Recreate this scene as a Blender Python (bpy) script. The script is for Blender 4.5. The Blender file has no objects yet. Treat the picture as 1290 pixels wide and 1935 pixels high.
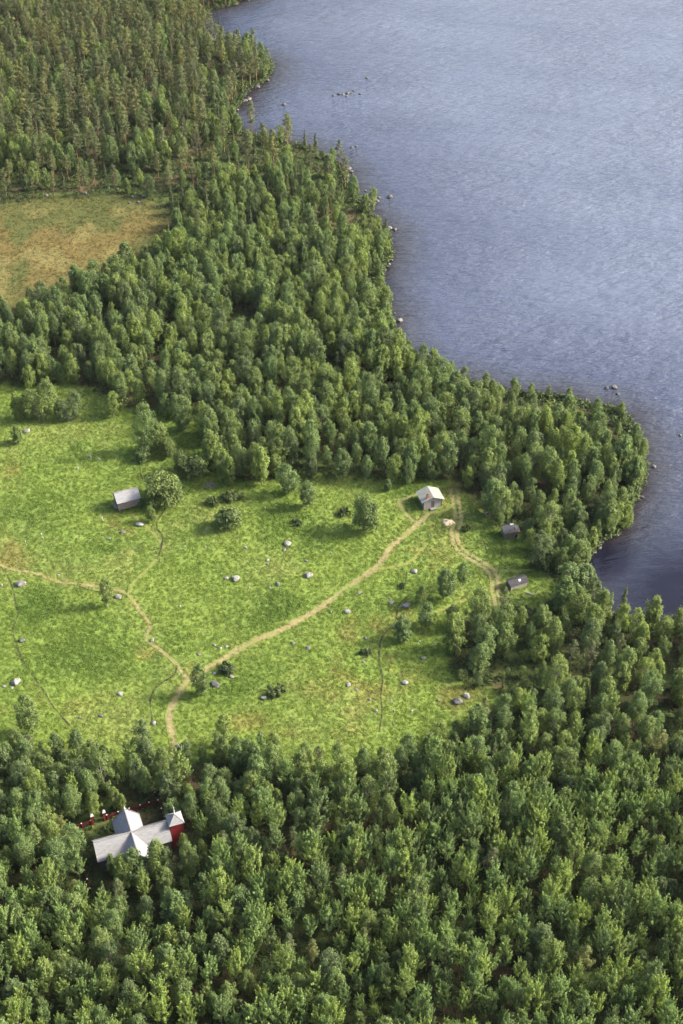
import bpy, bmesh, math, random
import numpy as np
from mathutils import Vector, Matrix, Euler

random.seed(7)
rng = np.random.default_rng(7)
S = bpy.context.scene
COL = S.collection

# ------------------------------------------------------------------ camera
FPX, PITCH, CAM_H = 2650.0, math.radians(39.0), 185.0
cam_d = bpy.data.cameras.new("camera")
cam = bpy.data.objects.new("camera", cam_d)
COL.objects.link(cam)
cam.location = (0, 0, CAM_H)
cam.rotation_euler = (math.radians(90) - PITCH, 0, 0)
cam_d.sensor_fit = 'VERTICAL'
cam_d.sensor_height = 36.0
cam_d.lens = 36.0 * FPX / 1935.0
cam_d.clip_start = 1.0
cam_d.clip_end = 20000.0
S.camera = cam

# ------------------------------------------------------------------ sky, sun, exposure
SUN_AZ = math.radians(82)      # from +Y (away from the camera) towards +X (right)
SUN_EL = math.radians(33)
W = bpy.data.worlds.new("World")
S.world = W
W.use_nodes = True
wn = W.node_tree.nodes
wl = W.node_tree.links
for n in list(wn):
    wn.remove(n)
sky = wn.new("ShaderNodeTexSky")
sky.sky_type = 'NISHITA'
sky.sun_disc = False
sky.sun_elevation = SUN_EL
sky.sun_rotation = SUN_AZ
sky.air_density = 1.0
sky.dust_density = 5.0
sky.ozone_density = 1.0
bg = wn.new("ShaderNodeBackground")
bg.inputs[1].default_value = 0.12
wo = wn.new("ShaderNodeOutputWorld")
wl.new(sky.outputs[0], bg.inputs[0])
wl.new(bg.outputs[0], wo.inputs[0])

sun_d = bpy.data.lights.new("sun", 'SUN')
sun_d.energy = 3.2
sun_d.angle = math.radians(12.0)
sun_d.color = (1.0, 0.93, 0.80)
sun = bpy.data.objects.new("sun", sun_d)
COL.objects.link(sun)
sd_dir = Vector((math.sin(SUN_AZ) * math.cos(SUN_EL), math.cos(SUN_AZ) * math.cos(SUN_EL), math.sin(SUN_EL)))
sun.rotation_euler = sd_dir.to_track_quat('Z', 'Y').to_euler()
sun.location = (200, 200, 300)

S.view_settings.view_transform = 'Standard'
S.view_settings.look = 'None'
S.view_settings.exposure = 1.9
S.view_settings.gamma = 1.0
S.view_settings.use_curve_mapping = False
S.render.engine = 'CYCLES'
S.cycles.max_bounces = 6
S.cycles.diffuse_bounces = 3
S.cycles.glossy_bounces = 2
S.cycles.transmission_bounces = 3
S.cycles.transparent_max_bounces = 4
S.cycles.use_denoising = True
S.cycles.denoiser = 'OPENIMAGEDENOISE'
S.cycles.use_adaptive_sampling = False
S.render.film_transparent = False

# ------------------------------------------------------------------ pixel <-> ground
CP, SP = math.cos(PITCH), math.sin(PITCH)


def proj(x, y, z):
    """world -> photograph pixel (1290 x 1935)"""
    q = z - CAM_H
    d = y * CP - q * SP
    u = y * SP + q * CP
    return 645 + FPX * x / d, 967.5 - FPX * u / d


def flat(u, v, z=0.0):
    a = (u - 645) / FPX
    b = -(v - 967.5) / FPX
    dx, dy, dz = a, b * SP + CP, b * CP - SP
    t = (z - CAM_H) / dz
    return dx * t, dy * t


# ------------------------------------------------------------------ noise helpers
def vnoise(x, y, seed=0):
    x = np.asarray(x, float); y = np.asarray(y, float)
    xi = np.floor(x).astype(np.int64); yi = np.floor(y).astype(np.int64)
    fx = x - xi; fy = y - yi
    fx = fx * fx * (3 - 2 * fx); fy = fy * fy * (3 - 2 * fy)

    def h(a, b):
        n = (a * 374761393 + b * 668265263 + seed * 1442695041) & 0xFFFFFFFF
        n = ((n ^ (n >> 13)) * 1274126177) & 0xFFFFFFFF
        n = n ^ (n >> 16)
        return (n & 0xFFFF) / 65535.0
    a = h(xi, yi); b = h(xi + 1, yi); c = h(xi, yi + 1); d = h(xi + 1, yi + 1)
    return (a * (1 - fx) + b * fx) * (1 - fy) + (c * (1 - fx) + d * fx) * fy


def fbm(x, y, scale, octv=4, seed=0):
    s = 0; amp = 1; tot = 0; f = 1.0 / scale
    for o in range(octv):
        s = s + amp * vnoise(np.asarray(x) * f + 17.3 * o, np.asarray(y) * f - 9.1 * o, seed + o)
        tot += amp; amp *= 0.5; f *= 2.03
    return s / tot


def smooth(a, b, x):
    t = np.clip((x - a) / (b - a), 0, 1)
    return t * t * (3 - 2 * t)


def inpoly(px, py, poly):
    px = np.asarray(px, float); py = np.asarray(py, float)
    r = np.zeros(px.shape, bool)
    n = len(poly)
    j = n - 1
    for i in range(n):
        xi, yi = poly[i]; xj, yj = poly[j]
        if yi != yj:
            c = ((yi > py) != (yj > py)) & (px < (xj - xi) * (py - yi) / (yj - yi) + xi)
            r ^= c
        j = i
    return r


def dist_polyline(x, y, pts, closed=False):
    x = np.asarray(x, float); y = np.asarray(y, float)
    d = np.full(x.shape, 1e9)
    n = len(pts)
    for i in range(n if closed else n - 1):
        ax, ay = pts[i]; bx, by = pts[(i + 1) % n]
        ex, ey = bx - ax, by - ay
        L = ex * ex + ey * ey + 1e-12
        t = np.clip(((x - ax) * ex + (y - ay) * ey) / L, 0, 1)
        d = np.minimum(d, np.hypot(x - ax - t * ex, y - ay - t * ey))
    return d


# ------------------------------------------------------------------ lake outline (shore pixels -> ground)
SHORE_PX = [(560, -150), (510, -60), (470, -6), (440, 8), (405, 18), (380, 33), (373, 48), (386, 68), (412, 80),
            (440, 96), (480, 106), (513, 120), (518, 130), (510, 145), (493, 160), (472, 172), (458, 186),
            (450, 200), (424, 213), (412, 224), (425, 240), (470, 254), (530, 266), (578, 280), (610, 293), (640, 308),
            (652, 325), (658, 348), (676, 376), (690, 392), (712, 415), (735, 438), (743, 462), (739, 488), (722, 512),
            (714, 532), (722, 565), (733, 600), (741, 630), (754, 660), (790, 690), (840, 714), (900, 731), (950, 740),
            (990, 745), (1040, 748), (1085, 758), (1120, 770), (1155, 772), (1185, 788), (1198, 812), (1209, 850),
            (1222, 882), (1216, 914), (1200, 950), (1190, 978), (1160, 1004), (1128, 1032), (1102, 1060), (1098, 1092),
            (1116, 1134), (1160, 1162), (1220, 1180), (1300, 1194), (1420, 1190), (1600, 1180)]
LAKE = [flat(u, v) for u, v in SHORE_PX]
# small irregularities along the water line
_l2 = []
for i in range(len(LAKE) - 1):
    (ax, ay), (bx, by) = LAKE[i], LAKE[i + 1]
    n = max(1, int(math.hypot(bx - ax, by - ay) / 3.0))
    for k in range(n):
        t = k / n
        x, y = ax + (bx - ax) * t, ay + (by - ay) * t
        a = float(fbm(x, y, 6, 3, 5)) - 0.5
        b = float(fbm(x, y, 6, 3, 9)) - 0.5
        _l2.append((x + a * 4.0, y + b * 4.0))
_l2.append(LAKE[-1])
SHORE_W = _l2
LAKE_POLY = SHORE_W + [(400, 190), (1500, 300), (3000, 1500), (2000, 3000), (200, 3000), (60, 1200)]


def shore_sd(x, y):
    """signed distance to the shore, positive on land"""
    d = dist_polyline(x, y, LAKE_POLY, True)
    return np.where(inpoly(x, y, LAKE_POLY), -d, d)


def height_sd(x, y, sd):
    land = 0.75 * (1 - np.exp(-np.maximum(sd, 0) / 3.0)) + 0.012 * np.minimum(np.maximum(sd, 0), 60)
    und = (fbm(x, y, 28, 3, 21) - 0.5) * 1.5 + (fbm(x, y, 5, 2, 22) - 0.5) * 0.35
    land = land + und * smooth(2, 16, sd) + 0.05
    lake = -0.22 * np.minimum(-sd, 14)
    return np.where(sd >= 0, np.maximum(land, 0.02), lake)


def hz(x, y):
    x = np.atleast_1d(np.asarray(x, float)); y = np.atleast_1d(np.asarray(y, float))
    return height_sd(x, y, shore_sd(x, y))


def gp(u, v):
    """pixel -> point on the terrain"""
    z = 0.8
    for _ in range(3):
        x, y = flat(u, v, z)
        z = max(0.0, float(hz(x, y)[0]))
    return x, y, z


# ------------------------------------------------------------------ land cover (pixel outlines of what grows where)
FIELD = [(-400, 735), (0, 725), (60, 735), (120, 720), (180, 740), (225, 762), (262, 780), (335, 805), (360, 780), (372, 775), (392, 830), (402, 885),
         (425, 905), (520, 910), (610, 905), (700, 912), (790, 918), (850, 905), (895, 935), (935, 985), (985, 1005),
         (1010, 1075), (1050, 1110), (1040, 1150), (990, 1165), (935, 1155), (870, 1175), (850, 1200), (845, 1270),
         (895, 1300), (960, 1315), (930, 1345), (880, 1385), (800, 1425), (700, 1450), (560, 1450), (450, 1428),
         (350, 1450), (300, 1460), (200, 1450), (120, 1425), (0, 1425), (-400, 1425)]
BOG = [(-400, 385), (0, 382), (120, 378), (210, 372), (290, 385), (322, 405), (318, 450), (255, 505), (170, 545), (80, 575), (0, 600), (-400, 630)]
PINE = [(-400, -200), (640, -200), (560, 130), (470, 235), (420, 258), (340, 318), (312, 375), (205, 370), (100, 377), (0, 380), (-400, 383)]
MIX = [(470, 235), (660, 290), (700, 400), (690, 425), (640, 420), (560, 335), (430, 335), (345, 385), (312, 400), (312, 375), (340, 318), (420, 258)]
MID = [(-400, 632), (0, 602), (80, 578), (170, 548), (255, 508), (320, 453), (324, 405), (345, 388), (430, 336), (560, 336), (640, 422), (700, 425), (760, 430),
       (790, 640), (1280, 740), (1280, 1000), (1110, 1090), (1020, 1080), (985, 1005), (935, 985), (895, 938), (850, 910),
       (790, 924), (700, 916), (610, 908), (520, 912), (425, 907), (402, 888), (390, 835), (371, 778), (358, 784), (335, 808),
       (262, 784), (225, 764), (180, 742), (120, 722), (60, 737), (0, 727), (-400, 737)]
RIGHT = [(846, 1272), (850, 1200), (870, 1177), (935, 1158), (990, 1167), (1040, 1152), (1052, 1112), (1100, 1090), (1500, 1160),
         (1600, 1420), (1290, 1420), (1180, 1380), (1120, 1325), (1040, 1312), (900, 1300)]
BOTTOM = [(-400, 1428), (0, 1428), (120, 1428), (200, 1453), (300, 1463), (350, 1453), (450, 1431), (560, 1452), (700, 1452), (800, 1428),
          (880, 1388), (930, 1348), (1000, 1335), (1120, 1328), (1180, 1382), (1290, 1422), (1700, 1422), (1700, 2400), (-600, 2400)]

# the church stands on its own axes
CH = (-33.05, 139.75)
CH_A = math.radians(20.0)


def ch_local(x, y):
    dx, dy = x - CH[0], y - CH[1]
    return dx * math.cos(CH_A) + dy * math.sin(CH_A), -dx * math.sin(CH_A) + dy * math.cos(CH_A)


def ch_world(a, b):
    return CH[0] + a * math.cos(CH_A) - b * math.sin(CH_A), CH[1] + a * math.sin(CH_A) + b * math.cos(CH_A)


# ------------------------------------------------------------------ paths (pixel polylines -> ground)
PATHS = {
    'dirt_track': dict(w=1.0, px=[[(812, 972), (795, 986), (770, 1010), (746, 1030), (733, 1046), (722, 1065), (704, 1081), (680, 1097), (650, 1117), (620, 1140), (590, 1160), (560, 1178),
                                   (520, 1199), (480, 1215), (440, 1236), (412, 1254), (394, 1266), (378, 1277), (355, 1291), (340, 1311), (325, 1336), (320, 1356), (325, 1388), (331, 1420), (329, 1470)]], c='soil'),
    'wheel_rut': dict(w=0.6, px=[[(850, 925), (857, 960), (860, 985), (853, 1005), (857, 1030), (874, 1050), (897, 1064), (920, 1080), (929, 1096), (930, 1120), (936, 1148)],
                                  [(862, 925), (868, 960), (871, 985), (864, 1005), (868, 1030), (884, 1046), (906, 1060), (931, 1077), (940, 1094), (941, 1120), (946, 1148)]], c='soil'),
    'footpath': dict(w=0.5, px=[[(-60, 1040), (0, 1071), (30, 1081), (70, 1088), (110, 1103), (150, 1109), (190, 1115), (225, 1121), (243, 1128)],
                                 [(243, 1128), (252, 1140), (264, 1157), (279, 1174), (284, 1190), (274, 1209), (300, 1231), (324, 1250), (342, 1272), (353, 1288)],
                                 [(752, 948), (762, 968), (778, 985), (790, 988)], [(790, 938), (770, 945), (754, 951)]], c='soil'),
    'faint_path': dict(w=0.6, px=[[(700, 1086), (735, 1076), (770, 1068), (790, 1052), (806, 1028)], [(937, 1078), (965, 1080), (1012, 1078)], [(246, 974), (272, 996), (295, 1018), (312, 1042)],
                                  [(820, 1163), (845, 1152), (880, 1135)], [(812, 972), (838, 968), (856, 955)], [(300, 1060), (275, 1085), (250, 1110), (243, 1128)]], c='dry'),
    'ditch': dict(w=0.36, px=[[(2, 1075), (16, 1095), (26, 1122), (31, 1150), (34, 1170), (25, 1195), (33, 1228), (44, 1256), (60, 1280), (82, 1310), (100, 1340), (132, 1377)],
                              [(264, 842), (260, 858), (264, 880), (266, 902), (272, 912), (280, 918)],
                              [(282, 978), (286, 986), (295, 995), (298, 1008), (308, 1022), (300, 1058)], [(314, 966), (304, 980), (295, 996)],
                              [(334, 1262), (329, 1281), (305, 1296), (290, 1310), (284, 1332), (288, 1370)],
                              [(768, 1085), (766, 1108)], [(775, 1125), (752, 1150), (746, 1180), (722, 1208), (717, 1230), (716, 1256), (722, 1285), (719, 1320), (721, 1350), (716, 1388)],
                              [(150, 1114), (170, 1121), (192, 1124)], [(372, 775), (380, 800), (389, 832), (392, 850)], [(945, 1020), (948, 1040), (946, 1052)], [(912, 1020), (920, 1045)]], c='dark'),
}


def densify(pts, step=0.8):
    # Catmull-Rom through the points
    P = [Vector((p[0], p[1])) for p in pts]
    P = [P[0] * 2 - P[1]] + P + [P[-1] * 2 - P[-2]]
    out = []
    for i in range(1, len(P) - 2):
        a, b, c, d = P[i - 1], P[i], P[i + 1], P[i + 2]
        n = max(1, int((c - b).length / step))
        for k in range(n):
            t = k / n
            out.append(0.5 * ((2 * b) + (c - a) * t + (2 * a - 5 * b + 4 * c - d) * t * t + (-a + 3 * b - 3 * c + d) * t ** 3))
    out.append(P[-2])
    return [(v.x, v.y) for v in out]


PATH_LINES = []   # (name, width, world polyline, colour)
for nm, d in PATHS.items():
    for pl in d['px']:
        PATH_LINES.append((nm, d['w'], densify([flat(u, v, 0.9) for u, v in pl]), d['c']))


def path_clear(x, y):
    """distance to the nearest path edge (negative on the path)"""
    r = np.full(np.shape(x), 1e9)
    for nm, w, pl, c in PATH_LINES:
        pts = pl[::3] + [pl[-1]]
        r = np.minimum(r, dist_polyline(x, y, pts) - w * 0.5)
    return r


# ------------------------------------------------------------------ ground cover colours
DRY_BLOBS = [(690, 1195, 70, 40, .8), (640, 1300, 120, 50, .75), (720, 1290, 110, 70, .7), (470, 1370, 90, 30, .7), (560, 1390, 120, 30, .6),
             (215, 985, 26, 18, 1.0), (330, 1010, 40, 50, .5), (275, 1240, 26, 16, .8), (830, 1050, 70, 40, .55), (880, 1010, 60, 50, .4), (780, 1170, 60, 30, .7),
             (130, 1330, 150, 40, .55), (250, 1370, 100, 30, .5), (15, 1050, 30, 30, .8), (20, 900, 40, 50, .6), (880, 945, 40, 25, .5), (240, 1010, 40, 20, .5),
             (860, 1300, 80, 50, .8), (440, 1050, 90, 30, .3), (900, 1130, 60, 40, .4), (850, 945, 30, 30, .8), (900, 960, 60, 25, .5)]
LUSH_BLOBS = [(540, 1150, 60, 35, 1), (480, 1180, 50, 30, .8), (215, 1040, 90, 25, .9), (150, 1070, 80, 25, .7), (60, 1160, 90, 60, .5), (210, 1200, 80, 50, .7), (190, 1245, 120, 35, .7),
              (60, 870, 60, 40, .7), (50, 960, 80, 50, .7), (150, 850, 80, 40, .4), (360, 850, 40, 40, .7), (430, 1320, 60, 25, .7), (960, 1045, 60, 40, .9), (560, 985, 90, 40, .4), (790, 940, 30, 20, .8), (930, 1010, 70, 30, .8)]


def blobs(u, v, L):
    r = np.zeros(np.shape(u))
    for (a, b, ra, rb, w) in L:
        r = np.maximum(r, w * np.exp(-(((u - a) / ra) ** 2 + ((v - b) / rb) ** 2)))
    return r


def poly_soft(u, v, poly, soft):
    d = dist_polyline(u, v, poly, True)
    ins = inpoly(u, v, poly)
    return np.clip(0.5 + np.where(ins, d, -d) / (2 * soft), 0, 1)


def cover(x, y, sd):
    """returns weights field, bog and albedo (linear rgb)"""
    x = np.asarray(x, float); y = np.asarray(y, float)
    u, v = proj(x, np.maximum(y, 20.0), np.full(x.shape, 0.9))
    ok = (y > 60) & (y < 1200)
    n1 = fbm(x, y, 14, 4, 31); n2 = fbm(x, y, 5, 4, 41); n3 = fbm(x, y, 1.8, 3, 51); n4 = fbm(x + 40, y, 9, 4, 61)
    jit = (n2 - .5) * 30
    fw = np.where(ok, poly_soft(u + jit, v + (n4 - .5) * 24, FIELD, 9), 0)
    bw = np.where(ok, poly_soft(u + jit, v + (n4 - .5) * 24, BOG, 8), 0)
    dry = np.clip(blobs(u, v, DRY_BLOBS) * (0.45 + 1.1 * n2) + smooth(.58, .78, n1) * .5 + smooth(.62, .8, n3) * .3, 0, 1)
    # worn verge beside the tracks
    pd = np.full(x.shape, 1e9)
    for nm, w, pl, c in PATH_LINES:
        if nm in ('dirt_track', 'wheel_rut', 'footpath'):
            pd = np.minimum(pd, dist_polyline(x, y, pl[::4] + [pl[-1]]) - w * .5)
    dry = np.clip(np.maximum(dry, .75 * np.exp(-np.maximum(pd, 0) / 0.9) * (.5 + n3)), 0, 1)
    lush = np.clip(blobs(u, v, LUSH_BLOBS) * (0.3 + 1.3 * n4) + smooth(.52, .74, n4) * .4, 0, 1) * (1 - dry * .6)
    green = np.array([0.120, 0.172, 0.035]); yel = np.array([0.166, 0.190, 0.060]); lus = np.array([0.088, 0.142, 0.032])
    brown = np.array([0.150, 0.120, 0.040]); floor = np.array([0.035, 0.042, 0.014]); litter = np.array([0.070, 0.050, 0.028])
    bogo = np.array([0.094, 0.076, 0.026]); bogg = np.array([0.058, 0.066, 0.020]); bogy = np.array([0.122, 0.108, 0.040])

    def mix(a, b, t):
        return a * (1 - t[..., None]) + b * t[..., None]
    one = np.ones(x.shape + (3,))
    c = mix(one * green, yel, np.clip((n3 - .5) * .7 + (n1 - .42) * 1.3 + dry * .4, 0, 1) * .8)
    c = mix(c, lus, lush * .8)
    c = mix(c, brown, smooth(.36, .9, dry) * smooth(.36, .60, n2) * .55)
    b = mix(one * bogo, bogg, smooth(.42, .60, fbm(x, y * .55, 11, 4, 71)))
    b = mix(b, bogy, smooth(.56, .68, fbm(x, y * .5, 7, 4, 81)) * .9)
    edge = smooth(55, 4, dist_polyline(u, v, BOG, True) + (n2 - .5) * 40) * np.where(ok, 1, 0)
    b = mix(b, bogg, edge * .85)
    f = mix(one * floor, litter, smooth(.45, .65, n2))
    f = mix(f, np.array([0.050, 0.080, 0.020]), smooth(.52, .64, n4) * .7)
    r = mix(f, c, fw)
    r = mix(r, b, bw)
    stone = np.array([0.035, 0.033, 0.027])
    r = mix(r, stone, smooth(1.6, .2, sd) * smooth(-3, 0, sd) * .6)
    return fw, bw, r


# ------------------------------------------------------------------ node helpers
def new_mat(name):
    m = bpy.data.materials.new(name)
    m.use_nodes = True
    for n in list(m.node_tree.nodes):
        m.node_tree.nodes.remove(n)
    return m, m.node_tree.nodes, m.node_tree.links


def ramp(nodes, stops):
    r = nodes.new("ShaderNodeValToRGB")
    e = r.color_ramp.elements
    while len(e) > 1:
        e.remove(e[-1])
    e[0].position = stops[0][0]; e[0].color = (*stops[0][1], 1)
    for p, c in stops[1:]:
        q = e.new(p); q.color = (*c, 1)
    return r


def noise(nodes, links, scale, detail=4, rough=.55, coord=None, mapping=None):
    n = nodes.new("ShaderNodeTexNoise")
    n.inputs["Scale"].default_value = scale
    n.inputs["Detail"].default_value = detail
    n.inputs["Roughness"].default_value = rough
    if coord is not None:
        links.new(coord, n.inputs["Vector"])
    return n


def mixc(nodes, links, a, b, fac, mode='MIX'):
    m = nodes.new("ShaderNodeMix")
    m.data_type = 'RGBA'; m.blend_type = mode
    for sock, val in ((m.inputs[6], a), (m.inputs[7], b), (m.inputs[0], fac)):
        if hasattr(val, 'links') or hasattr(val, 'is_linked'):
            links.new(val, sock)
        elif isinstance(val, (int, float)):
            sock.default_value = val
        else:
            sock.default_value = (*val, 1)
    return m.outputs[2]


def math_node(nodes, links, op, a, b=None):
    m = nodes.new("ShaderNodeMath"); m.operation = op
    for i, v in enumerate((a, b)):
        if v is None:
            continue
        if isinstance(v, (int, float)):
            m.inputs[i].default_value = v
        else:
            links.new(v, m.inputs[i])
    return m.outputs[0]


# ------------------------------------------------------------------ object helpers
def tag(o, label=None, cat=None, group=None, kind=None):
    if label: o['label'] = label
    if cat: o['category'] = cat
    if group: o['group'] = group
    if kind: o['kind'] = kind
    return o


def link(o, parent=None):
    COL.objects.link(o)
    if parent is not None:
        o.parent = parent
    return o


def empty(name, loc=(0, 0, 0), rz=0.0):
    o = bpy.data.objects.new(name, None)
    o.empty_display_size = 0.3
    link(o)
    o.location = loc
    o.rotation_euler = (0, 0, rz)
    return o


def mesh_np(name, V, F, mats=(), attrs=None, mat_idx=None, smooth_shade=False):
    """V (n,3); F (m,k) with constant k, or list of arrays with different k"""
    me = bpy.data.meshes.new(name)
    Fs = F if isinstance(F, list) else [F]
    Fs = [np.asarray(f, np.int32) for f in Fs if len(f)]
    nl = sum(f.size for f in Fs)
    nf = sum(len(f) for f in Fs)
    me.vertices.add(len(V))
    me.vertices.foreach_set('co', np.asarray(V, np.float32).ravel())
    me.loops.add(nl)
    me.loops.foreach_set('vertex_index', np.concatenate([f.ravel() for f in Fs]))
    me.polygons.add(nf)
    starts = []; s = 0
    for f in Fs:
        starts.append(s + np.arange(len(f)) * f.shape[1]); s += f.size
    me.polygons.foreach_set('loop_start', np.concatenate(starts).astype(np.int32))
    if mat_idx is not None:
        me.polygons.foreach_set('material_index', np.asarray(mat_idx, np.int32))
    if smooth_shade:
        me.polygons.foreach_set('use_smooth', np.ones(nf, bool))
    for k, a in (attrs or {}).items():
        a = np.asarray(a, np.float32)
        if a.ndim == 1:
            at = me.attributes.new(k, 'FLOAT', 'POINT'); at.data.foreach_set('value', a)
        elif a.shape[1] == 3:
            at = me.attributes.new(k, 'FLOAT_VECTOR', 'POINT'); at.data.foreach_set('vector', a.ravel())
    for m in mats:
        me.materials.append(m)
    me.update(calc_edges=True)
    me.validate()
    return me


class MB:
    """collects boxes, prisms and tubes into one mesh"""
    def __init__(s):
        s.v = []; s.f = []

    def add(s, vs, fs):
        b = len(s.v)
        s.v += [tuple(p) for p in vs]
        s.f += [tuple(i + b for i in f) for f in fs]
        return s

    def box(s, x0, x1, y0, y1, z0, z1):
        vs = [(x0, y0, z0), (x1, y0, z0), (x1, y1, z0), (x0, y1, z0), (x0, y0, z1), (x1, y0, z1), (x1, y1, z1), (x0, y1, z1)]
        return s.add(vs, [(3, 2, 1, 0), (4, 5, 6, 7), (0, 1, 5, 4), (1, 2, 6, 5), (2, 3, 7, 6), (3, 0, 4, 7)])

    def slab(s, p, t):
        """quad p (4 points) with thickness t downwards along its normal"""
        P = [Vector(q) for q in p]
        n = (P[1] - P[0]).cross(P[2] - P[0]).normalized() * t
        vs = P + [q - n for q in P]
        return s.add(vs, [(0, 1, 2, 3), (7, 6, 5, 4), (0, 4, 5, 1), (1, 5, 6, 2), (2, 6, 7, 3), (3, 7, 4, 0)])

    def tube(s, a, b, r0, r1, n=8):
        a, b = Vector(a), Vector(b)
        d = (b - a).normalized()
        x = d.orthogonal().normalized(); y = d.cross(x)
        vs = []
        for p, r in ((a, r0), (b, r1)):
            for k in range(n):
                t = 2 * math.pi * k / n
                vs.append(p + x * (r * math.cos(t)) + y * (r * math.sin(t)))
        fs = [(k, (k + 1) % n, n + (k + 1) % n, n + k) for k in range(n)]
        fs += [tuple(range(n - 1, -1, -1)), tuple(range(n, 2 * n))]
        return s.add(vs, fs)

    def mesh(s, name, mat, bev=0.0):
        me = bpy.data.meshes.new(name)
        me.from_pydata(s.v, [], s.f)
        if bev:
            bm = bmesh.new(); bm.from_mesh(me)
            bmesh.ops.bevel(bm, geom=bm.edges[:], offset=bev, segments=1, affect='EDGES')
            bm.to_mesh(me); bm.free()
        me.materials.append(mat)
        me.update()
        return me

    def build(s, name, mat, parent=None, bev=0.0):
        return link(bpy.data.objects.new(name, s.mesh(name, mat, bev)), parent)


# ------------------------------------------------------------------ materials: surfaces
def mat_ground():
    m, n, l = new_mat("ground_soil_and_grass")
    at = n.new("ShaderNodeAttribute"); at.attribute_name = 'cover'
    geo = n.new("ShaderNodeNewGeometry")
    a = noise(n, l, 2.2, 5, .6, geo.outputs["Position"])
    b = noise(n, l, 0.55, 4, .6, geo.outputs["Position"])
    ra = ramp(n, [(.3, (.75, .75, .75)), (.5, (1, 1, 1)), (.72, (1.22, 1.18, 1.08))]); l.new(a.outputs["Fac"], ra.inputs[0])
    rb = ramp(n, [(.3, (.8, .84, .85)), (.7, (1.2, 1.12, 1.0))]); l.new(b.outputs["Fac"], rb.inputs[0])
    c = mixc(n, l, at.outputs["Vector"], ra.outputs[0], 1.0, 'MULTIPLY')
    c = mixc(n, l, c, rb.outputs[0], 1.0, 'MULTIPLY')
    p = n.new("ShaderNodeBsdfPrincipled"); p.inputs["Roughness"].default_value = .95
    p.inputs["Specular IOR Level"].default_value = .15
    l.new(c, p.inputs["Base Color"])
    bp = n.new("ShaderNodeBump"); bp.inputs["Strength"].default_value = .6; bp.inputs["Distance"].default_value = .15
    l.new(a.outputs["Fac"], bp.inputs["Height"]); l.new(bp.outputs[0], p.inputs["Normal"])
    o = n.new("ShaderNodeOutputMaterial"); l.new(p.outputs[0], o.inputs[0])
    return m


def mat_lake():
    m, n, l = new_mat("lake_water")
    geo = n.new("ShaderNodeNewGeometry")
    at = n.new("ShaderNodeAttribute"); at.attribute_name = 'offshore'
    ac = n.new("ShaderNodeAttribute"); ac.attribute_name = 'calm_dark'
    mp = n.new("ShaderNodeMapping"); mp.vector_type = 'TEXTURE'
    mp.inputs["Rotation"].default_value = (0, 0, math.radians(15))
    mp.inputs["Scale"].default_value = (3.2, 1.0, 1.0)
    l.new(geo.outputs["Position"], mp.inputs["Vector"])
    w1 = noise(n, l, 0.8, 3, .55, mp.outputs[0])
    w2 = noise(n, l, 0.30, 2, .5, mp.outputs[0])
    w3 = noise(n, l, 2.0, 2, .5, mp.outputs[0])
    gust = noise(n, l, 0.03, 3, .5, geo.outputs["Position"])
    h = math_node(n, l, 'ADD', math_node(n, l, 'MULTIPLY', w1.outputs["Fac"], 1.0), math_node(n, l, 'MULTIPLY', w2.outputs["Fac"], 1.3))
    h = math_node(n, l, 'ADD', h, math_node(n, l, 'MULTIPLY', w3.outputs["Fac"], .35))
    st = n.new("ShaderNodeMapRange"); st.inputs[1].default_value = .3; st.inputs[2].default_value = .7; st.inputs[3].default_value = .65; st.inputs[4].default_value = 1.1
    l.new(gust.outputs["Fac"], st.inputs[0])
    inv = math_node(n, l, 'SUBTRACT', 1.0, math_node(n, l, 'MULTIPLY', ac.outputs["Fac"], .75))
    stf = math_node(n, l, 'MULTIPLY', st.outputs[0], inv)
    bp = n.new("ShaderNodeBump"); bp.inputs["Distance"].default_value = .8
    l.new(stf, bp.inputs["Strength"]); l.new(h, bp.inputs["Height"])
    col = ramp(n, [(0.0, (.030, .020, .012)), (.06, (.030, .032, .042)), (.2, (.044, .054, .088)), (1.0, (.080, .098, .140))])  # brown shallows by the shore; paler sky sheen painted into the open water
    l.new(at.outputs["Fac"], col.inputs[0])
    p = n.new("ShaderNodeBsdfPrincipled")
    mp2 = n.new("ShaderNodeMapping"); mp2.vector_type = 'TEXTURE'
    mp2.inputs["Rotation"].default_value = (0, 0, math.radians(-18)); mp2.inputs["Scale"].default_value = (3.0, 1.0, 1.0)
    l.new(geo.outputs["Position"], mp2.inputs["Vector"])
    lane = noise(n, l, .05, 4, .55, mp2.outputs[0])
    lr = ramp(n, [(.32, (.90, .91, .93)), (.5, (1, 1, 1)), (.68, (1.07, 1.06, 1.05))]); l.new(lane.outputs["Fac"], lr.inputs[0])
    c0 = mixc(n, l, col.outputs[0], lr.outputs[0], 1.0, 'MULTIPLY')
    cc = mixc(n, l, c0, (.005, .005, .012), ac.outputs["Fac"])  # sheltered water goes near-black, without the painted sky sheen
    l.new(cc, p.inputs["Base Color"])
    p.inputs["Roughness"].default_value = .09
    p.inputs["IOR"].default_value = 1.333
    p.inputs["Specular IOR Level"].default_value = .5
    l.new(bp.outputs[0], p.inputs["Normal"])
    o = n.new("ShaderNodeOutputMaterial"); l.new(p.outputs[0], o.inputs[0])
    return m


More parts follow.
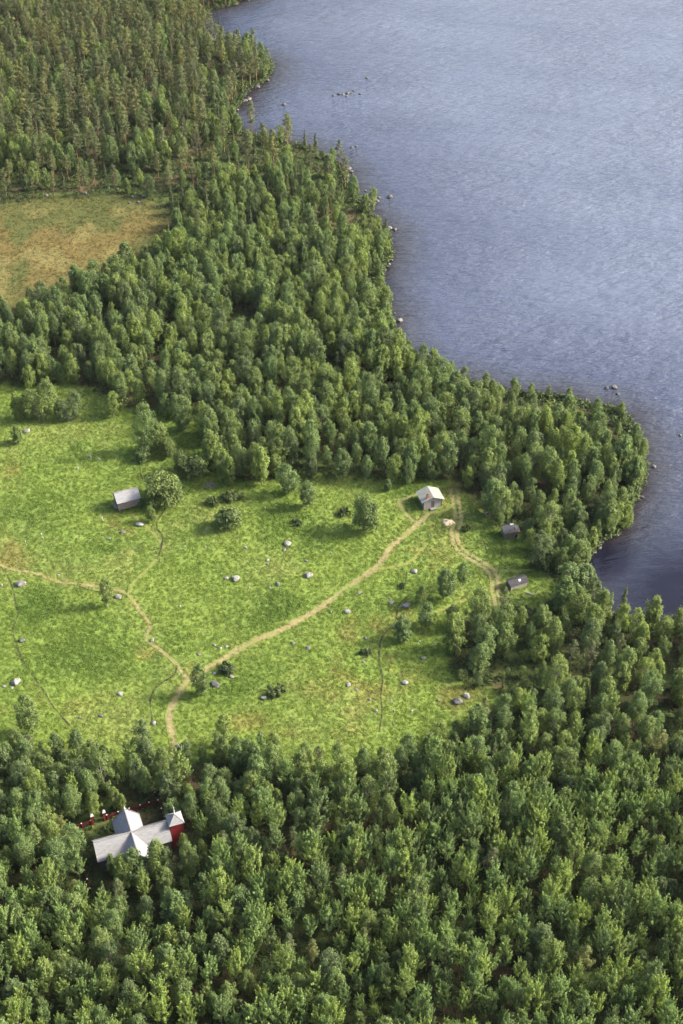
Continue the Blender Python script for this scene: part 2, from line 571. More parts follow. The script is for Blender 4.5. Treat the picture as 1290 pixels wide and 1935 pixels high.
def mat_path(kind):
    m, n, l = new_mat("path_" + kind)
    geo = n.new("ShaderNodeNewGeometry")
    at = n.new("ShaderNodeAttribute"); at.attribute_name = 'cover'
    ac = n.new("ShaderNodeAttribute"); ac.attribute_name = 'across'
    a = noise(n, l, 1.6, 5, .6, geo.outputs["Position"])
    b = noise(n, l, .35, 3, .6, geo.outputs["Position"])
    A = {'soil': ((.140, .116, .052), (.225, .195, .098)), 'dry': ((.13, .125, .035), (.19, .165, .06)), 'dark': ((.018, .020, .009), (.050, .050, .020))}[kind]
    r = ramp(n, [(.35, A[0]), (.65, A[1])]); l.new(a.outputs["Fac"], r.inputs[0])
    # bare in the middle, thin grass towards the verge
    k = math_node(n, l, 'ADD', ac.outputs["Fac"], math_node(n, l, 'MULTIPLY', math_node(n, l, 'SUBTRACT', a.outputs["Fac"], .5), 1.5))
    k = math_node(n, l, 'ADD', k, math_node(n, l, 'MULTIPLY', math_node(n, l, 'SUBTRACT', b.outputs["Fac"], .5), 1.9 if kind != 'dark' else 1.3))
    if kind == 'soil':      # a strip of grass left between the worn wheel lines
        gs = n.new("ShaderNodeMapRange"); gs.inputs[1].default_value = .30; gs.inputs[2].default_value = .10; gs.inputs[3].default_value = 0; gs.inputs[4].default_value = .45
        l.new(ac.outputs["Fac"], gs.inputs[0])
        k = math_node(n, l, 'ADD', k, gs.outputs[0])
    mr = n.new("ShaderNodeMapRange"); mr.inputs[1].default_value = .42 if kind != 'dry' else .15; mr.inputs[2].default_value = .95 if kind != 'dry' else .8
    l.new(k, mr.inputs[0])
    c = mixc(n, l, r.outputs[0], at.outputs["Vector"], mr.outputs[0])
    p = n.new("ShaderNodeBsdfPrincipled"); p.inputs["Roughness"].default_value = .95; p.inputs["Specular IOR Level"].default_value = .1
    l.new(c, p.inputs["Base Color"])
    bp = n.new("ShaderNodeBump"); bp.inputs["Strength"].default_value = .5; bp.inputs["Distance"].default_value = .12
    l.new(a.outputs["Fac"], bp.inputs["Height"]); l.new(bp.outputs[0], p.inputs["Normal"])
    o = n.new("ShaderNodeOutputMaterial"); l.new(p.outputs[0], o.inputs[0])
    return m


def mat_rough(name, c0, c1, scale=3.0, rough=.85, stretch=None, spec=.25, bump=.3, rnd=0.0, c2=None):
    m, n, l = new_mat(name)
    tc = n.new("ShaderNodeTexCoord")
    co = tc.outputs["Object"]
    if stretch:
        mp = n.new("ShaderNodeMapping"); mp.inputs["Scale"].default_value = stretch
        l.new(co, mp.inputs["Vector"]); co = mp.outputs[0]
    a = noise(n, l, scale, 5, .6, co)
    stops = [(.3, c0), (.7, c1)] if c2 is None else [(.28, c0), (.52, c1), (.75, c2)]
    r = ramp(n, stops); l.new(a.outputs["Fac"], r.inputs[0])
    c = r.outputs[0]
    if rnd:
        oi = n.new("ShaderNodeObjectInfo")
        rr = ramp(n, [(0, (1 - rnd, 1 - rnd, 1 - rnd)), (1, (1 + rnd, 1 + rnd, 1 + rnd * .9))]); l.new(oi.outputs["Random"], rr.inputs[0])
        c = mixc(n, l, c, rr.outputs[0], 1.0, 'MULTIPLY')
    p = n.new("ShaderNodeBsdfPrincipled"); p.inputs["Roughness"].default_value = rough
    p.inputs["Specular IOR Level"].default_value = spec
    l.new(c, p.inputs["Base Color"])
    bp = n.new("ShaderNodeBump"); bp.inputs["Strength"].default_value = bump; bp.inputs["Distance"].default_value = .05
    l.new(a.outputs["Fac"], bp.inputs["Height"]); l.new(bp.outputs[0], p.inputs["Normal"])
    o = n.new("ShaderNodeOutputMaterial"); l.new(p.outputs[0], o.inputs[0])
    return m


def mat_leaf(name, c0, c1, c2, trans=.35, var=.22, tcol=(1.15, 1.2, .55)):
    """foliage: leaf-to-leaf tint, tree-to-tree tint, light passing through the leaves"""
    m, n, l = new_mat(name)
    at = n.new("ShaderNodeAttribute"); at.attribute_name = 'tint'
    oi = n.new("ShaderNodeObjectInfo")
    r = ramp(n, [(0.0, c0), (.5, c1), (1.0, c2)]); l.new(at.outputs["Fac"], r.inputs[0])
    v = ramp(n, [(0, (1 - var, 1 - var, 1 - var * .3)), (.35, (1 - var * .25, 1, 1.06)), (.7, (1.03, 1.0, .95)), (1, (1 + var * .95, 1 + var * .8, 1 - var * .2))]); l.new(oi.outputs["Random"], v.inputs[0])
    c = mixc(n, l, r.outputs[0], v.outputs[0], 1.0, 'MULTIPLY')
    d = n.new("ShaderNodeBsdfPrincipled"); d.inputs["Roughness"].default_value = .6; d.inputs["Specular IOR Level"].default_value = .25
    l.new(c, d.inputs["Base Color"])
    t = n.new("ShaderNodeBsdfTranslucent")
    ct = mixc(n, l, c, tcol, 1.0, 'MULTIPLY')
    l.new(ct, t.inputs[0])
    mx = n.new("ShaderNodeMixShader"); mx.inputs[0].default_value = trans
    l.new(d.outputs[0], mx.inputs[1]); l.new(t.outputs[0], mx.inputs[2])
    o = n.new("ShaderNodeOutputMaterial"); l.new(mx.outputs[0], o.inputs[0])
    return m


def mat_grass():
    m, n, l = new_mat("meadow_grass")
    at = n.new("ShaderNodeAttribute"); at.attribute_name = 'cover'; at.attribute_type = 'INSTANCER'
    tt = n.new("ShaderNodeAttribute"); tt.attribute_name = 'tint'
    r = ramp(n, [(0, (.85, .86, .88)), (1, (1.18, 1.15, 1.02))]); l.new(tt.outputs["Fac"], r.inputs[0])
    c = mixc(n, l, at.outputs["Vector"], r.outputs[0], 1.0, 'MULTIPLY')
    d = n.new("ShaderNodeBsdfDiffuse"); l.new(c, d.inputs[0])
    t = n.new("ShaderNodeBsdfTranslucent"); l.new(c, t.inputs[0])
    mx = n.new("ShaderNodeMixShader"); mx.inputs[0].default_value = .25
    l.new(d.outputs[0], mx.inputs[1]); l.new(t.outputs[0], mx.inputs[2])
    o = n.new("ShaderNodeOutputMaterial"); l.new(mx.outputs[0], o.inputs[0])
    return m


M = dict(
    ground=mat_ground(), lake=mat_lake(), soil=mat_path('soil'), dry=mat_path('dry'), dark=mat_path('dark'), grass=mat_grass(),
    birch=mat_leaf("birch_leaves", (.074, .106, .034), (.132, .182, .058), (.208, .268, .096), .42, .28),
    aspen=mat_leaf("aspen_leaves", (.078, .116, .032), (.148, .210, .058), (.245, .315, .108), .42, .28),
    willow=mat_leaf("willow_leaves", (.066, .094, .032), (.120, .164, .054), (.190, .240, .088), .40, .12),
    pine=mat_leaf("pine_needles", (.054, .068, .024), (.104, .124, .044), (.170, .186, .074), .30, .30, (1.1, 1.1, .6)),
    spruce=mat_leaf("spruce_needles", (.034, .048, .016), (.066, .088, .028), (.110, .134, .044), .22, .2, (1.1, 1.1, .6)),
    juniper=mat_leaf("juniper_needles", (.032, .048, .018), (.060, .086, .030), (.098, .126, .044), .22, .15, (1.1, 1.1, .6)),
    under=mat_leaf("undergrowth_leaves", (.022, .036, .010), (.045, .070, .018), (.080, .105, .028), .3, .35),
    dead=mat_rough("dead_twigs", (.12, .10, .09), (.22, .19, .17), 2.0, .9),
    birch_bark=mat_rough("birch_bark", (.08, .07, .06), (.22, .21, .19), 2.2, .8, (1, 1, 2.5), .2, .2, 0, (.30, .29, .26)),
    aspen_bark=mat_rough("aspen_bark", (.07, .065, .05), (.14, .135, .10), 2.0, .85, (1, 1, 1.5), .2),
    pine_bark=mat_rough("pine_bark", (.11, .075, .05), (.27, .155, .085), 1.2, .9, (1, 1, .6), .15),
    spruce_bark=mat_rough("spruce_bark", (.07, .055, .045), (.14, .11, .09), 2.0, .9),
    rock=mat_rough("grey_granite", (.060, .058, .054), (.14, .137, .13), 1.7, .85, None, .2, .5, .40, (.25, .245, .235)),
    wet_rock=mat_rough("wet_shore_stone", (.028, .026, .024), (.070, .066, .060), 1.7, .6, None, .35, .5, .45, (.15, .145, .135)),
    shingle=mat_rough("weathered_grey_shingles", (.13, .13, .134), (.19, .19, .196), 2.4, .8, (.5, 4.0, 4.0), .3, .35, 0, (.25, .25, .25)),
    shingle_ns=mat_rough("weathered_grey_shingles_cross", (.13, .13, .134), (.19, .19, .196), 2.4, .8, (4.0, .5, 4.0), .3, .35, 0, (.25, .25, .25)),
    greyboard=mat_rough("silvered_boards", (.11, .10, .10), (.19, .175, .17), 2.6, .85, (.4, 4, 4), .2, .3, 0, (.25, .235, .225)),
    log=mat_rough("weathered_logs", (.105, .085, .072), (.20, .168, .145), 2.2, .9, (.4, 3, 3), .15, .3),
    darklog=mat_rough("dark_timber", (.045, .038, .036), (.11, .095, .09), 2.2, .9, (.4, 3, 3), .15, .3),
    palewall=mat_rough("pale_weathered_boards", (.27, .235, .215), (.38, .34, .315), 2.0, .85, (3, 3, .5), .2, .2),
    paleroof=mat_rough("pale_felt_roof", (.15, .16, .135), (.21, .22, .185), 1.1, .8, None, .25, .2, 0, (.26, .26, .22)),
    felt=mat_rough("dark_roofing_felt", (.012, .011, .013), (.032, .031, .034), 1.5, .7, None, .35, .2),
    slate=mat_rough("blue_grey_old_boards", (.04, .04, .048), (.085, .085, .098), 1.8, .8, (.6, 4, 4), .3, .25),
    red=mat_rough("red_ochre_paint", (.13, .011, .010), (.21, .02, .018), 3.0, .75, (3, 3, .5), .25, .2),
    white=mat_rough("white_paint", (.42, .42, .41), (.55, .55, .54), 3.0, .6, None, .3, .1),
    brick=mat_rough("red_brick", (.27, .075, .045), (.40, .13, .08), 4.0, .85, None, .2, .3),
    soot_and_dark=mat_rough("soot_and_dark", (.012, .012, .012), (.03, .03, .03), 3.0, .9),
    straw=mat_rough("pale_sawn_wood_chips", (.40, .31, .19), (.58, .48, .32), 3.5, .9, None, .15, .6),
    fence_red=mat_rough("dull_red_fence_paint", (.055, .008, .008), (.10, .014, .013), 3.0, .8, (3, 3, .5), .2, .2),
    rust=mat_rough("rusty_plank", (.26, .13, .05), (.42, .26, .12), 3.0, .85),
    glass=mat_rough("dark_window_glass", (.02, .022, .028), (.04, .045, .05), 1.0, .1, None, .6, 0.0),
    tarp=mat_rough("pale_metal_sheet", (.32, .36, .39), (.45, .48, .51), 2.0, .35, None, .5, .1),
)

# ------------------------------------------------------------------ ground and lake sheets
def axis(lo, hi, step, far, grow=1.35):
    a = list(np.arange(lo, hi + step * .5, step))
    s = step; x = a[-1]
    while x < far:
        s *= grow; x += s; a.append(x)
    s = step; x = a[0]; pre = []
    while x > -far:
        s *= grow; x -= s; pre.append(x)
    return np.array(pre[::-1] + a)


gx = axis(-135, 140, 1.0, 6000)
gy = axis(88, 560, 1.0, 6000)
GX, GY = np.meshgrid(gx, gy)
gxf, gyf = GX.ravel(), GY.ravel()
SDG = shore_sd(gxf, gyf)
ZG = height_sd(gxf, gyf, SDG)
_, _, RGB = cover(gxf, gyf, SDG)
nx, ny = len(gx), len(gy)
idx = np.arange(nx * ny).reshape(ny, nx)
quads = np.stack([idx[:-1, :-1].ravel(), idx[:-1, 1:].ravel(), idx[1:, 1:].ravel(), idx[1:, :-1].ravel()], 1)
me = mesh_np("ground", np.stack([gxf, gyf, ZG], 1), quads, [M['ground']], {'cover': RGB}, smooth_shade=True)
tag(link(bpy.data.objects.new("ground", me)), "meadow, bog and forest floor along the lake", kind='structure')

lu, lv = proj(gxf, np.maximum(gyf, 20), np.zeros_like(gxf))
calm_dark = blobs(lu, lv, [(1290, 1120, 170, 120, 1.1), (1150, 1060, 80, 60, 1.1), (400, 45, 40, 25, .5), (725, 530, 30, 50, .6)])  # flattens the ripples and also paints the sheltered water dark
calm_dark = np.where(gyf > 60, np.clip(np.maximum(calm_dark, .6 * smooth(5, 0, -SDG)), 0, 1), 0)
offshore = np.clip(-SDG / 60, 0, 1)  # distance from shore, drives the painted sheen
inl = (SDG < 6).reshape(ny, nx)
qm = (inl[:-1, :-1] | inl[:-1, 1:] | inl[1:, 1:] | inl[1:, :-1]).ravel()
used = np.unique(quads[qm]); remap = -np.ones(nx * ny, int); remap[used] = np.arange(len(used))
me = mesh_np("lake", np.stack([gxf[used], gyf[used], np.zeros(len(used))], 1), remap[quads[qm]], [M['lake']], {'offshore': offshore[used], 'calm_dark': calm_dark[used]}, smooth_shade=True)
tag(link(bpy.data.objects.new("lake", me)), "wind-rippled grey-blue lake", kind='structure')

# paths, laid a little above the turf, edges ragged
PLAB = {'dirt_track': "sandy dirt track crossing the meadow", 'wheel_rut': "wheel rut bending past the small sheds", 'footpath': "trodden footpath through the meadow",
        'faint_path': "faint dry path in the grass", 'ditch': "narrow dark ditch in the meadow"}
for nm, w, pl, c in PATH_LINES:
    P = np.array(densify(pl, .5))
    T = np.gradient(P, axis=0); T /= np.linalg.norm(T, axis=1)[:, None] + 1e-9
    N = np.stack([-T[:, 1], T[:, 0]], 1)
    cols = np.array([-1, -.5, -.08, .08, .5, 1.0])
    s = np.arange(len(P)) * .5
    wl_ = w * .5 * (0.75 + .7 * fbm(s, s * 0 + P[0, 0], 3.0, 3, 3))
    wr_ = w * .5 * (0.75 + .7 * fbm(s, s * 0 + P[0, 1], 3.0, 3, 4))
    V = []
    for k, q in enumerate(cols):
        ww = (wl_ if q < 0 else wr_) * q * 1.35
        V.append(P + N * ww[:, None])
    V = np.stack(V, 1).reshape(-1, 2)
    sdv = shore_sd(V[:, 0], V[:, 1])
    zz = height_sd(V[:, 0], V[:, 1], sdv) + 0.045
    _, _, rgb = cover(V[:, 0], V[:, 1], sdv)
    ii = np.arange(len(P) * 6).reshape(len(P), 6)
    q = np.stack([ii[:-1, :-1].ravel(), ii[1:, :-1].ravel(), ii[1:, 1:].ravel(), ii[:-1, 1:].ravel()], 1)[:, ::-1]
    me = mesh_np(nm, np.column_stack([V, zz]), q, [M[c]], {'cover': rgb, 'across': np.tile(np.abs(cols), len(P))}, smooth_shade=True)
    tag(link(bpy.data.objects.new(nm, me)), PLAB[nm], kind='structure')

# ------------------------------------------------------------------ tree prototypes
def rot_to(n):
    """orthonormal frames for unit normals n (m,3)"""
    a = np.where(np.abs(n[:, 2:3]) < .9, np.array([[0, 0, 1.]]), np.array([[1., 0, 0]]))
    x = np.cross(a, n); x /= np.linalg.norm(x, axis=1)[:, None]
    y = np.cross(n, x)
    return x, y


def leaves(R, C, N, a, b, tint):
    """leaf quads at centres C with normals N, half sizes a, b; diamond shaped"""
    N = N / (np.linalg.norm(N, axis=1)[:, None] + 1e-9)
    x, y = rot_to(N)
    th = R.uniform(0, 2 * np.pi, len(C))[:, None]
    e = x * np.cos(th) + y * np.sin(th); f = -x * np.sin(th) + y * np.cos(th)
    a = (a * R.uniform(.7, 1.3, len(C)))[:, None]; b = (b * R.uniform(.7, 1.3, len(C)))[:, None]
    V = np.stack([C - e * a, C - f * b + e * a * .1, C + e * a, C + f * b + e * a * .1], 1).reshape(-1, 3)
    F = np.arange(len(C) * 4).reshape(-1, 4)
    return V, F, np.repeat(tint, 4)


def unit(R, n):
    v = R.normal(size=(n, 3)); return v / np.linalg.norm(v, axis=1)[:, None]


def clump(R, c, rx, rz, n, out, tint, upbias=.45, a=.145, b=.09, loose=0.0):
    d = unit(R, n)
    d[:, 2] = np.where(d[:, 2] < -.35, -d[:, 2] * .6, d[:, 2]) if loose == 0 else d[:, 2]
    r = R.uniform(.35, 1.08, n) ** .6 * np.where(R.uniform(0, 1, n) < loose, R.uniform(1.0, 1.6, n), 1.0)
    C = c + d * np.array([rx, rx, rz]) * r[:, None]
    N = d * .55 + unit(R, n) * .75 + np.array([0, 0, upbias]) + out * .25
    t = np.clip(tint + R.normal(0, .14, n), 0, 1)
    return leaves(R, C, N, a, b, t)


def tubes(segs, sides=5):
    """segs: list of (p0, p1, r0, r1)"""
    V = []; F = []
    for p0, p1, r0, r1 in segs:
        p0 = np.array(p0, float); p1 = np.array(p1, float)
        d = p1 - p0; L = np.linalg.norm(d)
        if L < 1e-6: continue
        x, y = rot_to((d / L)[None]); x, y = x[0], y[0]
        b = len(V)
        for p, r in ((p0, r0), (p1, r1)):
            for k in range(sides):
                t = 2 * math.pi * k / sides
                V.append(p + x * r * math.cos(t) + y * r * math.sin(t))
        for k in range(sides):
            F.append((b + k, b + (k + 1) % sides, b + sides + (k + 1) % sides, b + sides + k))
    return np.array(V), np.array(F)


def trunk_curve(R, h, r, lean=.03, n=6):
    pts = [np.zeros(3)]
    d = R.normal(0, lean, 2)
    for k in range(1, n + 1):
        z = h * k / n
        pts.append(np.array([d[0] * z + R.normal(0, .02) * h * .3, d[1] * z + R.normal(0, .02) * h * .3, z]))
    pts[0][2] = -.25
    segs = []
    for k in range(n):
        r0 = r * (1 - .92 * k / n); r1 = r * (1 - .92 * (k + 1) / n)
        segs.append((pts[k], pts[k + 1], r0 * (1.25 if k == 0 else 1), r1))

    def at(z):
        t = np.clip(z / h * n, 0, n - 1e-6); i = int(t); f = t - i
        return pts[i] * (1 - f) + pts[i + 1] * f
    return segs, at


def finish(parts):
    V = []; F = []; T = []; b = 0
    for v, f, t in parts:
        V.append(v); F.append(f + b); T.append(t); b += len(v)
    return np.concatenate(V), np.concatenate(F), np.concatenate(T)


def gen_birch(seed, h=10.0, wr=.235, base=.22, ncl=46, nl=62, multi=1, spread=0, top=.60):
    R = np.random.default_rng(seed)
    parts = []; segs = []
    for s in range(multi):
        hh = h * (1 if s == 0 else R.uniform(.75, .95))
        off = np.array([0, 0, 0.]) if multi == 1 else np.array([*(R.normal(0, spread, 2)), 0])
        sg, at = trunk_curve(R, hh * .93, 0.010 * hh + .015, .03 if multi == 1 else .09)
        segs += [(a + off * .35, b + off * (.35 + .65 * (b[2] / hh)), r0, r1) for a, b, r0, r1 in sg]
        asym = R.uniform(0, 2 * np.pi); am = R.uniform(0, .28)
        for k in range(int(ncl / multi ** .6)):
            t = (k + R.uniform(0, 1)) / (ncl / multi ** .6)
            z = hh * (base + (1 - base) * t * .95)
            tt = t ** top
            prof = max(.16, math.sqrt(max(0, 1 - (2 * tt - 1) ** 2)))
            Rm = wr * hh * prof / (multi ** .35)
            th = R.uniform(0, 2 * np.pi)
            Rm *= 1 + am * math.cos(th - asym) + R.normal(0, .13)
            rr = Rm * math.sqrt(R.uniform(.12, 1.0))
            o = np.array([math.cos(th), math.sin(th), 0])
            p0 = at(max(hh * .12, z - rr * 1.0)) + off
            c = at(min(z, hh * .9)) + off + o * rr
            c[2] = z - rr * .12
            cr = hh * .042 * R.uniform(.7, 1.35)
            parts.append(clump(R, c, cr, cr * R.uniform(1.3, 2.1), int(nl * R.uniform(.7, 1.3)), o, R.uniform(.25, .75), .45, .13, .075, .25))
            if k % 4 == 0:
                segs.append((p0, c, .010 * hh * .35, .012))
    return finish(parts), tubes(segs)


def gen_aspen(seed, h=10.5, wr=.15, base=.30, nsp=70, nl=58):
    """a slim crown of many short upright sprays, ragged at the top"""
    R = np.random.default_rng(seed)
    segs, at = trunk_curve(R, h * .9, .0085 * h + .02, .025)
    parts = []
    asym = R.uniform(0, 2 * np.pi)
    for k in range(nsp):
        t = (k + R.uniform(0, 1)) / nsp
        z0 = h * (base + (.90 - base) * t)
        prof = max(.12, math.sin(math.pi * min(1, .16 + .80 * t ** .85)) ** .8)
        th = R.uniform(0, 2 * np.pi); o = np.array([math.cos(th), math.sin(th), 0])
        rr = wr * h * prof * math.sqrt(R.uniform(.05, 1)) * (1 + .25 * math.cos(th - asym))
        p0 = at(z0) + o * rr
        Ln = R.uniform(.9, 2.1) * (1.15 - .2 * t)
        tilt = math.radians(R.uniform(5, 30))
        d = o * math.sin(tilt) + np.array([0, 0, math.cos(tilt)]) + R.normal(0, .12, 3)
        if k % 2 == 0:
            segs.append((at(max(h * .15, z0 - rr * 1.2)), p0 + d * Ln * .4, .020, .008))
        n = int(nl * R.uniform(.6, 1.3))
        s = R.uniform(0, 1.0, n)
        wdt = (.205 * np.sin(np.pi * np.clip(.22 + .78 * s, 0, 1)) + .05) * R.uniform(.8, 1.25)
        u = unit(R, n)
        C = p0 + d * (Ln * s)[:, None] + u * (wdt * R.uniform(.3, 1.1, n))[:, None]
        N = u * .7 + unit(R, n) * .6 + np.array([0, 0, .35]) + o * .2
        tn = np.clip(R.uniform(.25, .75) + R.normal(0, .13, n) + .2 * (s - .5), 0, 1)
        parts.append(leaves(R, C, N, .115, .07, tn))
    return finish(parts), tubes(segs)


def gen_pine(seed, h=12.5, wr=.115, base=.36, nb=46, nl=60):
    R = np.random.default_rng(seed)
    segs, at = trunk_curve(R, h * .97, .0115 * h + .03, .018)
    parts = []
    for k in range(nb):
        t = (k + R.uniform(0, 1)) / nb
        z = h * (base + (.985 - base) * t)
        prof = (1 - t ** 1.6) ** .8 * .85 + .16
        if t < .25: prof *= R.uniform(.45, 1.05)
        Rm = wr * h * prof * R.uniform(.55, 1.25)
        th = R.uniform(0, 2 * np.pi); o = np.array([math.cos(th), math.sin(th), 0])
        p0 = at(z - Rm * .25); p1 = at(z) + o * Rm; p1[2] = z + Rm * .15
        segs.append((p0, p1, .035 * (1 - t) + .012, .01))
        for q in (.5, .92):
            c = p0 + (p1 - p0) * q
            cr = h * .034 * R.uniform(.7, 1.3)
            parts.append(clump(R, c, cr * 1.15, cr * .8, int(nl * .5), o, R.uniform(.25, .8), .6, .17, .06))
    n = 60; s = R.uniform(0, 1, n); u = unit(R, n)
    parts.append(leaves(R, at(h * .93) + np.array([0, 0, h * .075]) * s[:, None] + u * (.32 * (1.1 - s))[:, None], u + np.array([0, 0, .3]), .16, .06, R.uniform(.3, .8, n)))
    for k in range(7):   # dry lower twigs
        z = h * R.uniform(.15, base); th = R.uniform(0, 2 * np.pi)
        p = at(z); segs.append((p, p + np.array([math.cos(th) * .7, math.sin(th) * .7, -.1]), .018, .006))
    return finish(parts), tubes(segs)


def gen_spruce(seed, h=10.0, wr=.12, base=.08, nb=110, nl=24):
    R = np.random.default_rng(seed)
    segs, at = trunk_curve(R, h * .98, .011 * h + .02, .012)
    parts = []
    for k in range(nb):
        t = (k + R.uniform(0, 1)) / nb
        z = h * (base + (.98 - base) * t)
        Rm = wr * h * ((1 - t) ** .85 + .05) * R.uniform(.65, 1.15)
        th = R.uniform(0, 2 * np.pi); o = np.array([math.cos(th), math.sin(th), -.28])
        p0 = at(z)
        n = int(nl * (.5 + (1 - t)))
        s = R.uniform(.12, 1, n)
        C = p0 + o * (Rm * s)[:, None] + R.normal(0, .09, (n, 3)) * (1.3 - t)
        N = np.array([0, 0, 1.]) + o * .5 + unit(R, n) * .55
        parts.append(leaves(R, C, N, .17, .07, np.clip(R.uniform(.25, .75) + R.normal(0, .12, n), 0, 1)))
    return finish(parts), tubes(segs)


def gen_bush(seed, h=2.4, w=3.0, ncl=26, nl=60, a=.15, b=.08):
    R = np.random.default_rng(seed)
    parts = []; segs = []
    for k in range(ncl):
        th = R.uniform(0, 2 * np.pi); r = math.sqrt(R.uniform(0, 1)) * w * .42
        zt = h * (.32 + .52 * math.sqrt(max(0, 1 - (r / (w * .5)) ** 2)) * R.uniform(.6, 1.1))
        o = np.array([math.cos(th), math.sin(th), 0])
        c = o * r + np.array([0, 0, zt])
        cr = min(h, w) * .19 * R.uniform(.8, 1.3)
        parts.append(clump(R, c, cr, cr * 1.1, int(nl * R.uniform(.7, 1.3)), o, R.uniform(.25, .75), .45, a, b))
        segs.append((np.array([o[0] * .15, o[1] * .15, -.15]), c, .03, .01))
        if True:
            c2 = c * np.array([1.08, 1.08, .38])
            parts.append(clump(R, c2, cr, cr, int(nl * .7), o, R.uniform(.2, .6), .3, a, b))
    return finish(parts), tubes(segs, 4)


def gen_dead(seed, h=8.0):
    R = np.random.default_rng(seed)
    segs, at = trunk_curve(R, h, .1, .02)
    for k in range(60):
        t = R.uniform(.25, 1); p = at(h * t); th = R.uniform(0, 2 * np.pi)
        L = h * .2 * (1.1 - t) + .3
        q = p + np.array([math.cos(th) * L, math.sin(th) * L, L * .5]); segs.append((p, q, .03, .01))
        for j in range(4):
            e = p + (q - p) * R.uniform(.4, 1); segs.append((e, e + R.normal(0, .3, 3) + np.array([0, 0, .15]), .012, .006))
    return tubes(segs, 4)


PROTO = {}      # kind -> list of dicts(crown, trunk, joined, h)
PCOL = {}


def register(kind, gens, leafmat, barkmat, hs):
    L = []
    col = bpy.data.collections.new("prototypes_" + kind)
    for i, (g, h) in enumerate(zip(gens, hs)):
        (V, F, T), (tv, tf) = g
        crown = mesh_np(kind + "_crown", V, F, [leafmat], {'tint': T})
        trunk = mesh_np(kind + "_trunk", tv, tf, [barkmat], smooth_shade=True)
        jv = np.concatenate([V, tv]); jf = np.concatenate([F, tf + len(V)])
        mi = np.concatenate([np.zeros(len(F), int), np.ones(len(tf), int)])
        joined = mesh_np(kind + "_whole", jv, jf, [leafmat, barkmat], {'tint': np.concatenate([T, np.full(len(tv), .5)])}, mi)
        o = bpy.data.objects.new(f"{kind}_whole_{i:02d}", joined)
        col.objects.link(o)
        L.append(dict(crown=crown, trunk=trunk, h=h))
    PROTO[kind] = L; PCOL[kind] = col


NB, NA, NP, NS = 9, 9, 7, 4
bh = [9, 8.5, 9.5, 8, 10, 9, 7.5, 9.5, 8.5]
register('birch', [gen_birch(100 + i, bh[i], [.235, .21, .25, .22, .195, .265, .26, .175, .225][i], [.13, .16, .12, .15, .22, .10, .08, .18, .12][i],
                             112, 56, 2 if i in (5, 6) else 1, .8, [.85, .95, .78, .85, 1.1, .75, .8, .8, .9][i]) for i in range(NB)], M['birch'], M['birch_bark'], bh)
ah = [10.5, 9.5, 11, 10, 9, 11.5, 10, 10.5, 9]
register('aspen', [gen_aspen(200 + i, ah[i], [.12, .13, .10, .14, .125, .105, .15, .11, .13][i], [.3, .25, .42, .3, .22, .45, .28, .38, .2][i], [66, 72, 52, 78, 66, 50, 84, 60, 66][i], 58) for i in range(NA)],
         M['aspen'], M['aspen_bark'], ah)
ph = [12.5, 11.5, 13, 12, 10.5, 12, 13]
register('pine', [gen_pine(300 + i, ph[i], [.17, .18, .14, .19, .175, .155, .175][i], [.36, .3, .42, .34, .2, .45, .38][i]) for i in range(NP)], M['pine'], M['pine_bark'], ph)
sh = [10, 9, 11, 8]
register('spruce', [gen_spruce(400 + i, sh[i], [.12, .13, .11, .14][i]) for i in range(NS)], M['spruce'], M['spruce_bark'], sh)
register('willow', [gen_bush(500, 3.4, 4.2, 34, 70), gen_bush(501, 2.4, 3.2, 26, 60), gen_bush(502, 4.2, 4.0, 36, 70)], M['willow'], M['spruce_bark'], [3.4, 2.4, 4.2])
register('juniper', [gen_bush(510, .9, 2.6, 22, 50, .12, .05), gen_bush(511, .7, 2.0, 18, 50, .12, .05)], M['juniper'], M['spruce_bark'], [.9, .7])

# ------------------------------------------------------------------ where the trees stand
NAMES = {'birch': 'birch_tree', 'aspen': 'aspen_tree', 'pine': 'pine_tree', 'spruce': 'spruce_tree', 'willow': 'willow_bush', 'juniper': 'juniper_bush'}
CATS = {'birch': 'birch tree', 'aspen': 'aspen tree', 'pine': 'pine tree', 'spruce': 'spruce tree', 'willow': 'willow bush', 'juniper': 'juniper bush'}
TREES = []   # dict(kind, x, y, z, h, var, rz, wid, label, group)

